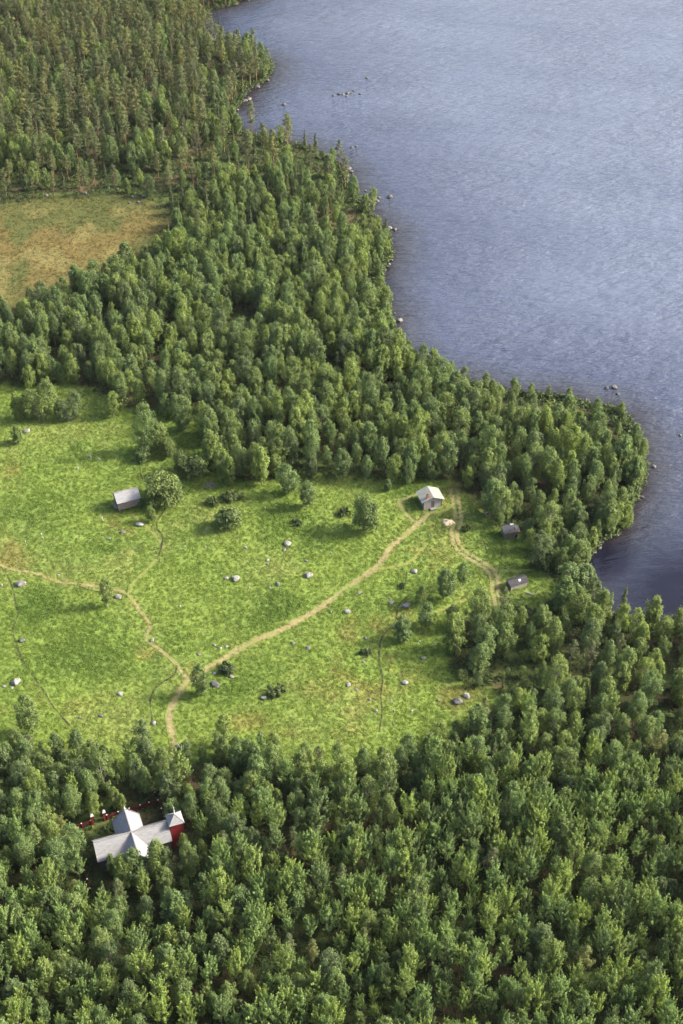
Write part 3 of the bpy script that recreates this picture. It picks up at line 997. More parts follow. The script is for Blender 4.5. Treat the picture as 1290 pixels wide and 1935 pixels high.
# trees standing singly in the meadow: base pixel, height px, width px, kind, variant, label
SINGLE = [
    (690, 1001, 66, 48, 'willow', 2, "broad egg-shaped willow bush standing alone in the meadow below the pale cabin"),
    (838, 1131, 58, 38, 'birch', 1, "grey-green birch beside the slim white-trunked birch near the two-wheel track"),
    (873, 1108, 46, 24, 'birch', 4, "slim birch with bare white trunk inside the bend of the two-wheel track"),
    (795, 1142, 40, 24, 'birch', 7, "narrow pale birch just above the large flat grey boulder's bush row"),
    (803, 1186, 48, 30, 'birch', 0, "small rounded birch in the meadow between two other small birches"),
    (768, 1213, 48, 40, 'birch', 6, "low wide birch growing over a dark boulder beside the thin ditch"),
    (203, 1147, 54, 28, 'birch', 4, "lone small birch beside the footpath with a boulder at its right"),
    (382, 1313, 56, 34, 'birch', 3, "small birch where the dirt track and the footpath meet"),
    (82, 797, 76, 72, 'birch', 5, "big old spreading birch with pale grey-green crown at meadow's edge"),
    (42, 792, 52, 30, 'birch', 6, "dark small birch close beside the big old spreading birch"),
    (136, 797, 54, 56, 'birch', 5, "wide rounded birch touching the big old spreading birch"),
    (30, 840, 34, 26, 'birch', 6, "little round birch below the big old spreading birch"),
    (213, 788, 48, 30, 'birch', 1, "small egg-shaped birch in the gap between old birch and wood"),
    (274, 852, 92, 46, 'birch', 2, "tall full birch above the start of the dark ditch by the storehouse"),
    (300, 848, 50, 34, 'birch', 3, "low birch beside the tall full birch above the ditch"),
    (347, 815, 66, 40, 'birch', 8, "leafy birch at the tip of the wood beside the grassy inlet"),
    (547, 932, 58, 42, 'birch', 8, "round birch in front of the wood's edge, next to a smaller one"),
    (580, 957, 50, 30, 'birch', 3, "smaller birch in front of the round birch at the wood's edge"),
    (495, 916, 68, 38, 'birch', 1, "oval birch at the wood's edge with clear grass around it"),
    (430, 908, 70, 46, 'birch', 5, "wide pale birch at the wood's corner beside the dark willow bush"),
    (455, 900, 60, 36, 'birch', 0, "birch with visible stems behind the wide pale birch at the wood's corner"),
    (582, 902, 40, 32, 'birch', 6, "compact rounded birch against the front of the wood"),
    (729, 926, 24, 18, 'birch', 6, "knee-high bright green birch sapling at the foot of the wood by the cabin"),
    (925, 972, 66, 40, 'birch', 3, "leaning birch beside the weathered wooden rack"),
    (1020, 1073, 70, 44, 'birch', 0, "full birch at the peninsula's corner above the long low shed"),
    (425, 1408, 56, 30, 'birch', 4, "slender birch standing just clear of the lower wood"),
    (285, 1445, 78, 66, 'birch', 5, "dark twin-stemmed birch where the narrow ditch reaches the lower wood"),
    (62, 1385, 70, 44, 'birch', 1, "tall pointed birch rising at the lower wood's left corner"),
    (920, 1262, 70, 70, 'birch', 5, "large round bright birch in the clump at the meadow's lower right"),
    (1075, 1128, 78, 84, 'birch', 5, "very broad birch between the long low shed and the lake"),
    (314, 1664, 58, 38, 'birch', 0, "birch hiding the foot of the church's porch tower"),
    (296, 1668, 74, 40, 'birch', 7, "birch in front of the church's right arm"),
    (262, 1676, 66, 44, 'birch', 3, "birch covering the end of the church's near arm"),
    (232, 1682, 62, 40, 'birch', 8, "birch before the inner corner of the church's left arm"),
    (360, 1657, 66, 38, 'birch', 1, "grey-green birch just right of the church's porch tower"),
    (212, 1655, 36, 26, 'birch', 6, "small birch before the church's left arm"),
    (308, 949, 50, 72, 'willow', 0, "big dome-shaped willow bush right beside the log storehouse"),
    (432, 996, 34, 46, 'willow', 1, "low dark willow bush alone in the upper meadow"),
    (286, 984, 28, 18, 'willow', 2, "small narrow willow bush where the dark ditch begins below the storehouse"),
    (268, 957, 14, 16, 'willow', 1, "tiny willow bush at the corner of the log storehouse"),
    (368, 899, 36, 48, 'willow', 1, "dark willow bush left of the wide pale birch at the wood's corner"),
    (343, 896, 46, 20, 'willow', 2, "narrow upright willow at the end of the dark willow bush"),
    (318, 862, 36, 28, 'willow', 2, "small bright willow between the tall birch and grassy inlet"),
    (272, 868, 22, 30, 'willow', 1, "low green willow below the tall full birch by the ditch"),
    (428, 662, 44, 34, 'willow', 2, "pale silvery willow crown standing out among dark birches"),
    (438, 944, 12, 40, 'juniper', 0, "flat dark juniper spread beside the old grey timber heap"),
    (402, 952, 11, 24, 'juniper', 1, "small flat juniper above the lone dark willow bush"),
    (430, 1268, 12, 32, 'juniper', 0, "dark juniper patch just above the birch by the track junction"),
    (522, 1308, 10, 36, 'juniper', 1, "brownish juniper patch in the lower meadow near a flat boulder"),
    (650, 972, 10, 24, 'juniper', 1, "juniper patch left of the egg-shaped willow bush below the cabin"),
    (560, 990, 7, 20, 'juniper', 1, "tiny juniper in the open upper meadow"),
    (690, 1236, 8, 22, 'juniper', 1, "little dark juniper beside the thin ditch in the lower meadow"),
    (760, 1110, 7, 12, 'juniper', 1, "little juniper at the upper end of the thin ditch"),
    (880, 1002, 9, 16, 'juniper', 1, "small dark juniper beside the two-wheel track near the wood-chip heap"),
    (985, 1165, 14, 40, 'juniper', 0, "dark juniper thicket below the long low shed"),
]
for (u, v, hp, wp, kind, var, lab) in SINGLE:
    x, y, z = gp(u, v)
    d = y * CP - (z - CAM_H) * SP
    s = FPX / d
    ang = math.atan2(CAM_H - z, y)
    h = hp / (s * math.cos(ang)) * .96
    TREES.append(dict(kind=kind, x=x, y=y, z=z, h=h, wid=wp / s, var=var, rz=random.uniform(0, 6.28), label=lab, group=None, single=True))

# sampled woods: dart throwing with a spacing that depends on the place
cell = 1.5
gridh = {}


def can_place(x, y, r):
    ci, cj = int(x // cell), int(y // cell)
    k = int(math.ceil(r / cell)) + 1
    for i in range(ci - k, ci + k + 1):
        for j in range(cj - k, cj + k + 1):
            for (a, b, q) in gridh.get((i, j), ()):
                if (a - x) ** 2 + (b - y) ** 2 < (0.5 * (q + r)) ** 2:
                    return False
    gridh.setdefault((ci, cj), []).append((x, y, r))
    return True


for t in TREES:
    gridh.setdefault((int(t['x'] // cell), int(t['y'] // cell)), []).append((t['x'], t['y'], max(1.2, t['wid'] * .8)))

GAPS = [(465, 608, 34, 22), (288, 702, 26, 14), (665, 412, 34, 24), (1030, 768, 120, 16), (700, 545, 16, 30), (30, 600, 20, 10), (395, 480, 14, 14),
        (1085, 1288, 44, 18), (1060, 1190, 26, 14), (385, 1478, 44, 26), (330, 1462, 14, 30), (1270, 1360, 30, 22), (430, 640, 12, 10), (985, 1150, 30, 12),
        (868, 905, 22, 22), (910, 960, 30, 22), (600, 312, 30, 14), (540, 300, 40, 14), (960, 1015, 22, 18), (205, 1545, 26, 20), (265, 1522, 40, 18), (300, 1532, 22, 18), (150, 1585, 16, 34), (345, 1560, 14, 16), (262, 1790, 18, 14), (700, 1560, 20, 10), (380, 690, 14, 30)]
NC = 520000
cx = rng.uniform(-150, 150, NC); cy = rng.uniform(84, 600, NC)
csd = shore_sd(cx, cy)
ok = csd > .4
cu, cv = proj(cx, cy, np.full(NC, .9))
ok &= (cu > -170) & (cu < 1460) & (cv > -130) & (cv < 2110)
cx, cy, csd, cu, cv = [a[ok] for a in (cx, cy, csd, cu, cv)]
jn = (fbm(cx, cy, 6, 3, 91) - .5) * 24
inP = inpoly(cu, cv, PINE); inX = inpoly(cu, cv, MIX); inM = inpoly(cu, cv, MID)
inR = inpoly(cu, cv, RIGHT); inB = inpoly(cu, cv, BOTTOM)
inBog = inpoly(cu, cv, BOG); inF = inpoly(cu + jn * .3, cv + jn * .3, FIELD)
clr = path_clear(cx, cy)
clu = fbm(cx, cy, 9, 3, 95)
la, lb = ch_local(cx, cy)
yard = (la < 6.9) & (la > -9.2) & (np.abs(lb) < 6.4) | (np.abs(lb) < 2.6) & (la > 0) & (la < 10.5) | (la > -7.5) & (la < 6) & (lb > 0) & (lb < 8.2)
gapv = np.zeros(len(cx), bool)
for (a, b, ra, rb) in GAPS:
    gapv |= ((cu - a) / ra) ** 2 + ((cv - b) / rb) ** 2 < (.7 + .6 * clu)
U = rng.uniform(0, 1, (len(cx), 5))
BLD = [(*flat(812, 950), 4.2), (*flat(238, 958), 4.0), (*flat(962, 1012), 3.2), (*flat(975, 1110), 3.6)]
for i in range(len(cx)):
    if gapv[i] or clr[i] < .5 or yard[i]:
        continue
    x, y, u, v = cx[i], cy[i], cu[i], cv[i]
    q = U[i]
    if any((x - a) ** 2 + (y - b) ** 2 < r * r for a, b, r in BLD):
        continue
    kind = None
    if inP[i]:
        far = 0.5 + 0.5 * math.tanh((v - 250) / 80)       # more leafy trees towards the bog
        leafy = .16 + .34 * far + (clu[i] - .5) * .9
        if csd[i] < 14: leafy += .15
        kind = 'pine' if q[0] > leafy + .16 else ('spruce' if q[0] > leafy else 'birch')
        r = (3.0 if v < 250 else 3.1) + q[1] * 2.1
        h = (9.2 + 4.2 * q[2]) if kind == 'pine' else (5.5 + 5 * q[2])
        if v > 330: h *= .68; r += .6
        lab = ("slender pine beyond the bog", "pines in the wood beyond the bog") if kind == 'pine' else \
            (("narrow spruce beyond the bog", "spruces beyond the bog") if kind == 'spruce' else ("leafy birch among the pines", "birches among the pines"))
    elif inX[i]:
        kind = 'pine' if q[0] > .62 else ('spruce' if q[0] > .40 else 'birch')
        r = 3.6 + q[1] * 3.0
        h = (8.5 + 4 * q[2]) if kind == 'pine' else (4.5 + 4 * q[2])
        lab = {'pine': ("pine on the heathy shore", "pines on the heathy shore"),
               'spruce': ("small narrow spruce on the heathy shore", "spruces on the heathy shore"),
               'birch': ("small birch on the heathy shore among pines", "birches on the heathy shore")}[kind]
    elif inM[i]:
        kind = 'birch'
        if v < 470 and q[0] < .22: kind = 'spruce' if q[0] < .14 else 'pine'
        r = 2.35 + q[1] * 1.8 + (.8 if clu[i] > .62 else 0)
        h = 5.6 + 4.6 * q[2] ** 1.2
        if v < 480: h *= .85
        if csd[i] < 4: h *= .85; r *= .75
        if u > 870 and csd[i] < 11 and v < 830: h *= .7; r += 1.6
        lab = {'birch': ("rounded birch between meadow and lake", "birches between meadow and lake"),
               'spruce': ("small spruce in the birch wood", "spruces at the edge of the birch wood"),
               'pine': ("pine in the birch wood", "pines at the edge of the birch wood")}[kind]
    elif inR[i]:
        kind = 'birch'
        if q[0] < .05: kind = 'pine'
        if q[0] > .95: kind = 'spruce'
        r = 2.8 + q[1] * 1.9
        h = 5.4 + 4.4 * q[2]
        if v > 1270 and u < 1040: h *= .45; r *= .7
        lab = {'birch': ("rounded birch in the loose wood near the low shed", "birches right of the meadow"),
               'spruce': ("narrow spruce near the low shed", "spruces right of the meadow"),
               'pine': ("pine near the low shed", "pines right of the meadow")}[kind]
    elif inB[i]:
        # aspens fill the lower right, birches ring the church and the meadow's edge
        edge = v - np.interp(u, [0, 300, 450, 700, 800, 930, 1290], [1428, 1463, 1431, 1452, 1428, 1348, 1410])
        pa = np.clip((edge - 45) / 110, 0.04, .82)
        if u < 480: pa = np.clip((v - 1600) / 160, .05, .72)
        pa = np.clip(pa + (clu[i] - .5) * 1.3, .03, .93)
        kind = 'aspen' if q[0] < pa else 'birch'
        if q[3] < .022: kind = 'pine'
        elif q[3] > .985: kind = 'spruce'
        if kind == 'aspen':
            r = 1.55 + q[1] * 1.2; h = 5.8 + 4.8 * q[2]
        else:
            r = 2.0 + q[1] * 1.5; h = 4.8 + 4.4 * q[2]
        if edge < 40: h *= .85
        lab = {'aspen': ("slim pale aspen in the lower wood", "aspens in the lower wood"),
               'birch': ("rounded birch in the lower wood", "birches in the lower wood"),
               'pine': ("brownish pine in the lower wood", "pines in the lower wood"),
               'spruce': ("pointed spruce in the lower wood", "spruces in the lower wood")}[kind]
    else:
        continue
    if not can_place(x, y, r):
        continue
    size = 'tall' if q[2] > .62 else ('low' if q[2] < .3 else 'middling')
    if inB[i]:
        dch = math.hypot(x - CH[0], y - CH[1])
        where = "close around the church" if dch < 15 else ("at the meadow's lower edge" if edge < 60 else ("on the side towards the lake" if x > 22 else "far from its edges"))
    elif inM[i]:
        where = "along the lake shore" if csd[i] < 9 else ("at the bog's edge" if dist_polyline(np.array([u]), np.array([v]), BOG, True)[0] < 45 else ("facing the meadow" if dist_polyline(np.array([u]), np.array([v]), FIELD, True)[0] < 30 else "in the heart of the wood"))
    elif inP[i]:
        where = "along the lake shore" if csd[i] < 10 else ("at the bog's edge" if v > 320 else "in the heart of the wood")
    else:
        where = "along the lake shore" if csd[i] < 9 else "away from the water"
    lab = (size + ' ' + lab[0] + ', ' + where, lab[1])
    # the crowns in front of the church stay below its roof line
    if -9 < la[i] < 10 and -13 < lb[i] < -5:
        h = min(h, 6.2 + q[4] * 1.6)
    if 3.5 < la[i] < 10.5 and -11 < lb[i] < -1:
        h = min(h, 4.3 + q[4] * .5)
    TREES.append(dict(kind=kind, x=x, y=y, z=None, h=h, wid=None, var=int(q[4] * 997), rz=q[3] * 57, label=lab[0], group=lab[1], single=False))

# a handful of dead and grey trees among the pines
xs = np.array([t['x'] for t in TREES]); ys = np.array([t['y'] for t in TREES])
zs = hz(xs, ys)
for t, z in zip(TREES, zs):
    t['z'] = float(z)
    d = t['y'] * CP - (t['z'] - CAM_H) * SP
    t['u'], t['v'] = proj(t['x'], t['y'], t['z'])
    t['size'] = FPX / d * t['h']
    t['seen'] = -25 < t['u'] < 1315 and -10 < t['v'] and t['v'] - t['size'] * .6 < 1930

CAP = {'birch': 300, 'aspen': 300, 'pine': 300, 'spruce': 300, 'willow': 300, 'juniper': 300}
REST = {}
for kind in ('birch', 'aspen', 'pine', 'spruce', 'willow', 'juniper'):
    L = [t for t in TREES if t['kind'] == kind]
    L.sort(key=lambda t: (-1 if t['single'] else 0, -(t['size'] if t['seen'] else 0)))
    cap = CAP[kind] - 2
    keep, rest = L[:cap], L[cap:]
    rest += [t for t in keep if not t['seen']]
    keep = [t for t in keep if t['seen']]
    REST[kind] = rest
    for t in keep:
        pr = PROTO[kind][t['var'] % len(PROTO[kind])]
        s = t['h'] / pr['h']
        root = empty(NAMES[kind], (t['x'], t['y'], t['z']), t['rz'])
        sx = s * .97
        if t['wid']:
            me = pr['crown']
            if 'w' not in pr:
                co = np.empty(len(me.vertices) * 3, np.float32); me.vertices.foreach_get('co', co); co = co.reshape(-1, 3)
                r = np.hypot(co[:, 0], co[:, 1]); pr['w'] = 2 * float(np.percentile(r, 93))
            sx = min(max(t['wid'] / pr['w'], s * .55), s * 1.9)
        root.scale = (sx, sx, s)
        tag(root, t['label'], CATS[kind], t['group'])
        link(bpy.data.objects.new('trunk' if kind not in ('willow', 'juniper') else 'stems', pr['trunk']), root)
        link(bpy.data.objects.new('crown', pr['crown']), root)


# ------------------------------------------------------------------ countless plants: one object per kind, instanced on points
def scatter(name, label, P, rot, scl, ind, coll, extra=None):
    n = len(P)
    me = bpy.data.meshes.new(name)
    me.vertices.add(n); me.vertices.foreach_set('co', np.asarray(P, np.float32).ravel())
    for k, a, ty, key in (('rotv', rot, 'FLOAT_VECTOR', 'vector'), ('sclv', scl, 'FLOAT_VECTOR', 'vector')):
        at = me.attributes.new(k, ty, 'POINT'); at.data.foreach_set(key, np.asarray(a, np.float32).ravel())
    at = me.attributes.new('pick', 'INT', 'POINT'); at.data.foreach_set('value', np.asarray(ind, np.int32))
    if extra is not None:
        at = me.attributes.new('cover', 'FLOAT_VECTOR', 'POINT'); at.data.foreach_set('vector', np.asarray(extra, np.float32).ravel())
    me.update()
    o = link(bpy.data.objects.new(name, me))
    tag(o, label, kind='stuff')
    ng = bpy.data.node_groups.new(name + "_nodes", 'GeometryNodeTree')
    ng.interface.new_socket("Geometry", in_out='INPUT', socket_type='NodeSocketGeometry')
    ng.interface.new_socket("Geometry", in_out='OUTPUT', socket_type='NodeSocketGeometry')
    N = ng.nodes; L = ng.links
    gi = N.new("NodeGroupInput"); go = N.new("NodeGroupOutput")
    ip = N.new("GeometryNodeInstanceOnPoints")
    ci = N.new("GeometryNodeCollectionInfo")
    ci.inputs["Collection"].default_value = coll
    ci.inputs["Separate Children"].default_value = True
    ci.inputs["Reset Children"].default_value = True

    def named(nm, ty):
        a = N.new("GeometryNodeInputNamedAttribute"); a.data_type = ty; a.inputs["Name"].default_value = nm
        return a.outputs["Attribute"]
    L.new(gi.outputs[0], ip.inputs["Points"])
    L.new(ci.outputs[0], ip.inputs["Instance"])
    ip.inputs["Pick Instance"].default_value = True
    L.new(named('pick', 'INT'), ip.inputs["Instance Index"])
    er = N.new("FunctionNodeEulerToRotation")
    L.new(named('rotv', 'FLOAT_VECTOR'), er.inputs[0])
    L.new(er.outputs[0], ip.inputs["Rotation"])
    L.new(named('sclv', 'FLOAT_VECTOR'), ip.inputs["Scale"])
    L.new(ip.outputs[0], go.inputs[0])
    md = o.modifiers.new("scatter", 'NODES'); md.node_group = ng
    return o


RL = {'birch': ('birch_wood', "mass of birches in the woods behind the nearest ones"), 'aspen': ('aspen_wood', "mass of aspens in the dense lower wood"),
      'pine': ('pine_wood', "mass of pines beyond the bog"), 'spruce': ('spruce_wood', "scattered far spruces beyond the bog"),
      'willow': ('willow_thicket', "far willows"), 'juniper': ('juniper_thicket', "far junipers")}
for kind, rest in REST.items():
    if not rest: continue
    n = len(rest); k = len(PROTO[kind])
    ind = np.array([t['var'] % k for t in rest])
    sc_ = np.array([t['h'] / PROTO[kind][t['var'] % k]['h'] for t in rest])
    wv = rng.uniform(.86, 1.10, n)
    scatter(*RL[kind], [(t['x'], t['y'], t['z']) for t in rest], np.stack([rng.normal(0, .03, n), rng.normal(0, .03, n), [t['rz'] for t in rest]], 1),
            np.stack([sc_ * wv, sc_ * wv, sc_], 1), ind, PCOL[kind])

# grass tufts and herbs
def tuft_mesh(seed, n, rad, h, a, b, blades=True):
    R = np.random.default_rng(seed)
    V = []; F = []; T = []
    for k in range(n):
        th = R.uniform(0, 6.283); r = rad * math.sqrt(R.uniform(0, 1))
        p = np.array([math.cos(th) * r, math.sin(th) * r, 0.])
        if blades:
            lean = np.array([math.cos(th), math.sin(th), 0]) * R.uniform(.1, .5) * h + R.normal(0, .08, 3) * h
            t2 = th + R.uniform(-1, 1) + 1.57
            s = np.array([math.cos(t2), math.sin(t2), 0]) * a * R.uniform(.6, 1.3)
            hh = h * R.uniform(.55, 1.15)
            q = [p - s, p + s, p + lean * .6 + np.array([0, 0, hh * .75]) + s * .7, p + lean + np.array([0, 0, hh])]
        else:
            c = p + np.array([0, 0, h * R.uniform(.25, 1.0) * (1 - .5 * (r / rad) ** 2)])
            nn = unit(R, 1)[0] * .7 + np.array([0, 0, .8]) + p / rad * .6
            v, f, t = leaves(R, c[None], nn[None], a, b, np.array([.5])); q = list(v)
        i = len(V); V += q; F.append((i, i + 1, i + 2, i + 3)); T += [R.uniform(0, 1)] * 4
    return np.array(V), np.array(F), np.array(T)


gcol = bpy.data.collections.new("prototypes_grass")
for i, args in enumerate([(1, 18, .30, .06, .07, .03, False), (2, 22, .36, .09, .075, .03, False), (3, 14, .28, .10, .03, .1, True), (4, 20, .30, .13, .075, .05, False), (5, 26, .38, .17, .08, .055, False)]):
    v, f, t = tuft_mesh(*args)
    gcol.objects.link(bpy.data.objects.new(f"grass_tuft_{i:02d}", mesh_np("grass_tuft", v, f, [M['grass']], {'tint': t})))
NG = 210000
px_ = rng.uniform(-95, 45, NG); py_ = rng.uniform(150, 325, NG)
u_, v_ = proj(px_, py_, np.full(NG, .9))
k_ = (u_ > -60) & (u_ < 1340)
px_, py_ = px_[k_], py_[k_]
sd_ = shore_sd(px_, py_)
fw_, bw_, rgb_ = cover(px_, py_, sd_)
k_ = (rng.uniform(0, 1, len(px_)) < fw_) & (sd_ > 1) & (path_clear(px_, py_) > rng.uniform(-.25, .15, len(px_)))
px_, py_, rgb_ = px_[k_], py_[k_], rgb_[k_]
n = len(px_)
pz_ = hz(px_, py_)
lushv = np.clip((0.168 - rgb_[:, 1]) / .03, 0, 1) * (rgb_[:, 0] < rgb_[:, 1] * .68)
pick = np.where(rng.uniform(0, 1, n) < .12 + .75 * lushv, rng.integers(3, 5, n), rng.integers(0, 3, n))
big = rng.uniform(.7, 1.35, n) * (1 + .35 * lushv)
scatter("meadow_grass", "lush green meadow grass and herbs", np.stack([px_, py_, pz_], 1), np.stack([np.zeros(n), np.zeros(n), rng.uniform(0, 6.28, n)], 1),
        np.stack([big, big, big * rng.uniform(.7, 1.2, n)], 1), pick, gcol, rgb_ * rng.uniform(.96, 1.12, (n, 1)))

# sedge on the bog
NG = 26000
px_ = rng.uniform(-150, -35, NG); py_ = rng.uniform(285, 395, NG)
sd_ = shore_sd(px_, py_)
fw_, bw_, rgb_ = cover(px_, py_, sd_)
k_ = rng.uniform(0, 1, NG) < bw_
px_, py_, rgb_ = px_[k_], py_[k_], rgb_[k_]; n = len(px_)
big = rng.uniform(.8, 1.7, n)
scatter("bog_sedge", "orange and olive sedge on the open bog", np.stack([px_, py_, hz(px_, py_)], 1), np.stack([np.zeros(n), np.zeros(n), rng.uniform(0, 6.28, n)], 1),
        np.stack([big, big, big * .8], 1), rng.integers(0, 3, n), gcol, rgb_ * rng.uniform(.85, 1.2, (n, 1)))

# low shrubs on the forest floor and the heathy shore
ucol = bpy.data.collections.new("prototypes_undergrowth")
for i in range(3):
    v, f, t = tuft_mesh(30 + i, 34, .55, .55, .13, .08, False)
    ucol.objects.link(bpy.data.objects.new(f"undergrowth_{i:02d}", mesh_np("undergrowth", v, f, [M['under']], {'tint': t})))
NG = 170000
px_ = rng.uniform(-150, 150, NG); py_ = rng.uniform(95, 570, NG)
u_, v_ = proj(px_, py_, np.full(NG, .9))
sd_ = shore_sd(px_, py_)
k_ = (u_ > -60) & (u_ < 1350) & (v_ > -40) & (v_ < 2000) & (sd_ > .3)
px_, py_, sd_, u_, v_ = [a[k_] for a in (px_, py_, sd_, u_, v_)]
# and a fringe of bushes overhanging the water
_pi = rng.integers(0, len(SHORE_W) - 1, 9000); _pt = rng.uniform(0, 1, 9000)
_A = np.array(SHORE_W)
_s = _A[_pi] * (1 - _pt[:, None]) + _A[_pi + 1] * _pt[:, None] + rng.normal(0, 1.3, (9000, 2))
_u, _v = proj(_s[:, 0], _s[:, 1], np.zeros(9000)); _d = shore_sd(_s[:, 0], _s[:, 1])
_k = (_d > .1) & (_u > -60) & (_u < 1350) & (_v > -40) & (rng.uniform(0, 1, 9000) < np.where(_v > 440, 1, .45))
px_ = np.concatenate([px_, _s[_k, 0]]); py_ = np.concatenate([py_, _s[_k, 1]]); sd_ = np.concatenate([sd_, _d[_k]])
fringe = np.concatenate([np.zeros(len(u_)), np.ones(_k.sum())])
fw_, bw_, rgb_ = cover(px_, py_, sd_)
la_, lb_ = ch_local(px_, py_)
k_ = (rng.uniform(0, 1, len(px_)) > np.maximum(fw_, bw_)) & ~((np.abs(la_) < 6.4) & (np.abs(lb_) < 2.6) | (np.abs(lb_) < 5.6) & (np.abs(la_) < 2.6) | (la_ > 0) & (la_ < 8.6) & (np.abs(lb_) < 1.6)) & (path_clear(px_, py_) > .1)
px_, py_, fringe = px_[k_], py_[k_], fringe[k_]; n = len(px_)
big = rng.uniform(.6, 1.5, n) * (1 + fringe * .9)
scatter("undergrowth", "low dark shrubs and heather on the forest floor", np.stack([px_, py_, hz(px_, py_)], 1), np.stack([np.zeros(n), np.zeros(n), rng.uniform(0, 6.28, n)], 1),
        np.stack([big, big, big * rng.uniform(.6, 1.1, n)], 1), rng.integers(0, 3, n), ucol)

# ------------------------------------------------------------------ boulders
def boulder_mesh(seed):
    bm = bmesh.new(); bmesh.ops.create_icosphere(bm, subdivisions=3, radius=.5)
    R = np.random.default_rng(seed)
    pl = [(unit(R, 1)[0], R.uniform(.30, .46)) for _ in range(9)]
    for v in bm.verts:
        p = np.array(v.co)
        for nn, dd in pl:                      # facets, as broken granite has
            e = p @ nn - dd
            if e > 0: p = p - nn * e * .85
        k = 1 + .10 * math.sin(7 * p[0] + seed) * math.cos(6 * p[1] + 2 * seed) + R.normal(0, .012)
        v.co = p * k * np.array([1.12, .95, .85])
    me = bpy.data.meshes.new("boulder"); bm.to_mesh(me); bm.free()
    me.materials.append(M['rock']); me.update()
    return me


BM = [boulder_mesh(600 + i) for i in range(7)]
BMW = [m.copy() for m in BM]
for m in BMW:
    m.materials[0] = M['wet_rock']


def boulder(x, y, w, i, label, group=None, flatf=1.0, z=None, sink=.28):
    o = link(bpy.data.objects.new("boulder", (BMW if "shore" in label or "lake" in label else BM)[i % 7]))
    z = float(hz(x, y)[0]) if z is None else z
    o.scale = (w * random.uniform(.92, 1.1), w * random.uniform(.8, 1.0), w * .8 * flatf)
    o.location = (x, y, z + w * .8 * flatf * (.42 - sink))
    o.rotation_euler = (random.uniform(-.2, .2), random.uniform(-.2, .2), random.uniform(0, 6.28))
    tag(o, label, "boulder", group)
    return o


BIG = [(39, 1105, 22, "broad cracked grey boulder beside the footpath's left end"), (41, 1211, 13, "rounded boulder right against the long dark ditch"),
       (29, 1290, 20, "large pale upright boulder left of the long dark ditch"), (227, 1312, 14, "pointed reddish-grey boulder alone above the lower wood"),
       (224, 1129, 15, "grey boulder by the footpath beside the lone small birch"), (287, 1211, 11, "boulder at the sharp bend of the footpath"),
       (406, 1295, 20, "split grey boulder beside the birch at the track junction"), (445, 1094, 18, "long low grey boulder in the middle meadow"),
       (543, 1028, 17, "flat-topped grey boulder in the upper middle meadow"), (582, 1088, 19, "tall white-topped boulder left of the dirt track"),
       (767, 1146, 20, "long flat grey boulder right of the thin ditch"), (739, 1139, 11, "dark pointed boulder left of the long flat one by the ditch"),
       (782, 1081, 14, "smooth white boulder at the top of the thin ditch"), (799, 1244, 12, "bright white boulder with a dark hollow in the lower right meadow"),
       (764, 1291, 16, "speckled grey boulder in the lower right meadow"), (864, 1327, 23, "large white boulder at the clump's foot, bigger of a pair"),
       (881, 1316, 16, "grey boulder touching the large white one at the clump's foot"), (498, 1321, 14, "grey boulder near the brownish juniper patch"),
       (492, 1393, 15, "flat boulder at the lower wood's edge"), (231, 1006, 11, "round white boulder below the log storehouse"),
       (263, 992, 18, "ragged grey boulder below the storehouse beside the ditch"), (50, 816, 14, "pale boulder below the big old spreading birch"),
       (290, 1367, 11, "boulder at the end of the branching ditch"), (335, 1413, 13, "grey boulder beside the dirt track at the lower wood"),
       (747, 1186, 12, "dark boulder half under the low wide birch"), (437, 1279, 12, "low boulder between juniper patch and split boulder"),
       (656, 1156, 14, "low pale boulder right of the dirt track's middle"), (755, 607, 15, "lone dark boulder standing in the lake off the birch shore"),
       (537, 198, 9, "lone pale boulder in the lake off the pine point"), (485, 166, 16, "large flat boulder on the pine point's shore"),
       (735, 432, 14, "pale flat boulder at the water's edge by the round birch clump"), (400, 80, 20, "white flat boulder on the far bay's shore"), (660, 352, 11, "dark round boulder on the stony shore")]
for i, (u, v, w, lab) in enumerate(BIG):
    x, y, z = gp(u, v)
    s = FPX / (y * CP + (CAM_H - z) * SP)
    boulder(x, y, w / s * .92, i, lab, None, .8 if 'flat' in lab or 'low' in lab else 1.0, z)
SMALL = [(8, 1297, 9), (22, 1300, 8), (150, 1356, 7), (190, 1353, 12), (405, 1219, 9), (416, 1225, 8), (428, 1222, 8), (376, 1237, 10), (405, 1272, 9), (428, 1093, 10), (464, 1035, 9), (505, 1059, 9),
         (505, 1066, 8), (537, 1040, 9), (578, 1060, 8), (525, 1105, 12), (510, 1111, 7), (678, 1120, 10), (625, 1157, 8), (554, 1216, 11), (582, 1225, 12), (690, 1207, 10), (687, 1251, 8), (658, 1295, 12),
         (673, 1303, 9), (698, 1322, 8), (739, 1323, 7), (710, 1344, 9), (744, 1344, 7), (777, 1344, 8), (743, 1367, 7), (829, 1324, 9), (205, 1018, 9), (187, 868, 8), (170, 864, 10), (146, 886, 9), (176, 791, 6),
         (793, 1212, 6), (820, 1215, 6), (265, 868, 5), (252, 876, 5), (110, 1087, 7), (3, 1106, 6), (300, 1242, 5), (388, 1034, 6), (388, 1001, 5), (450, 1006, 5), (500, 960, 6), (520, 955, 5), (340, 1146, 6), (362, 1136, 5),
         (950, 1053, 4), (955, 1074, 5), (810, 1013, 5), (876, 972, 6), (877, 1022, 5), (735, 1130, 6), (640, 1190, 5), (470, 1110, 5), (150, 1010, 5), (60, 1335, 6), (600, 1020, 5), (625, 1045, 5), (660, 1040, 5)]
for i, (u, v, w) in enumerate(SMALL):
    x, y, z = gp(u, v)
    s = FPX / (y * CP + (CAM_H - z) * SP)
    boulder(x, y, w / s * .85, i * 3 + 1, "small grey stone lying in the meadow grass", "small stones in the meadow", random.uniform(.6, 1), z)
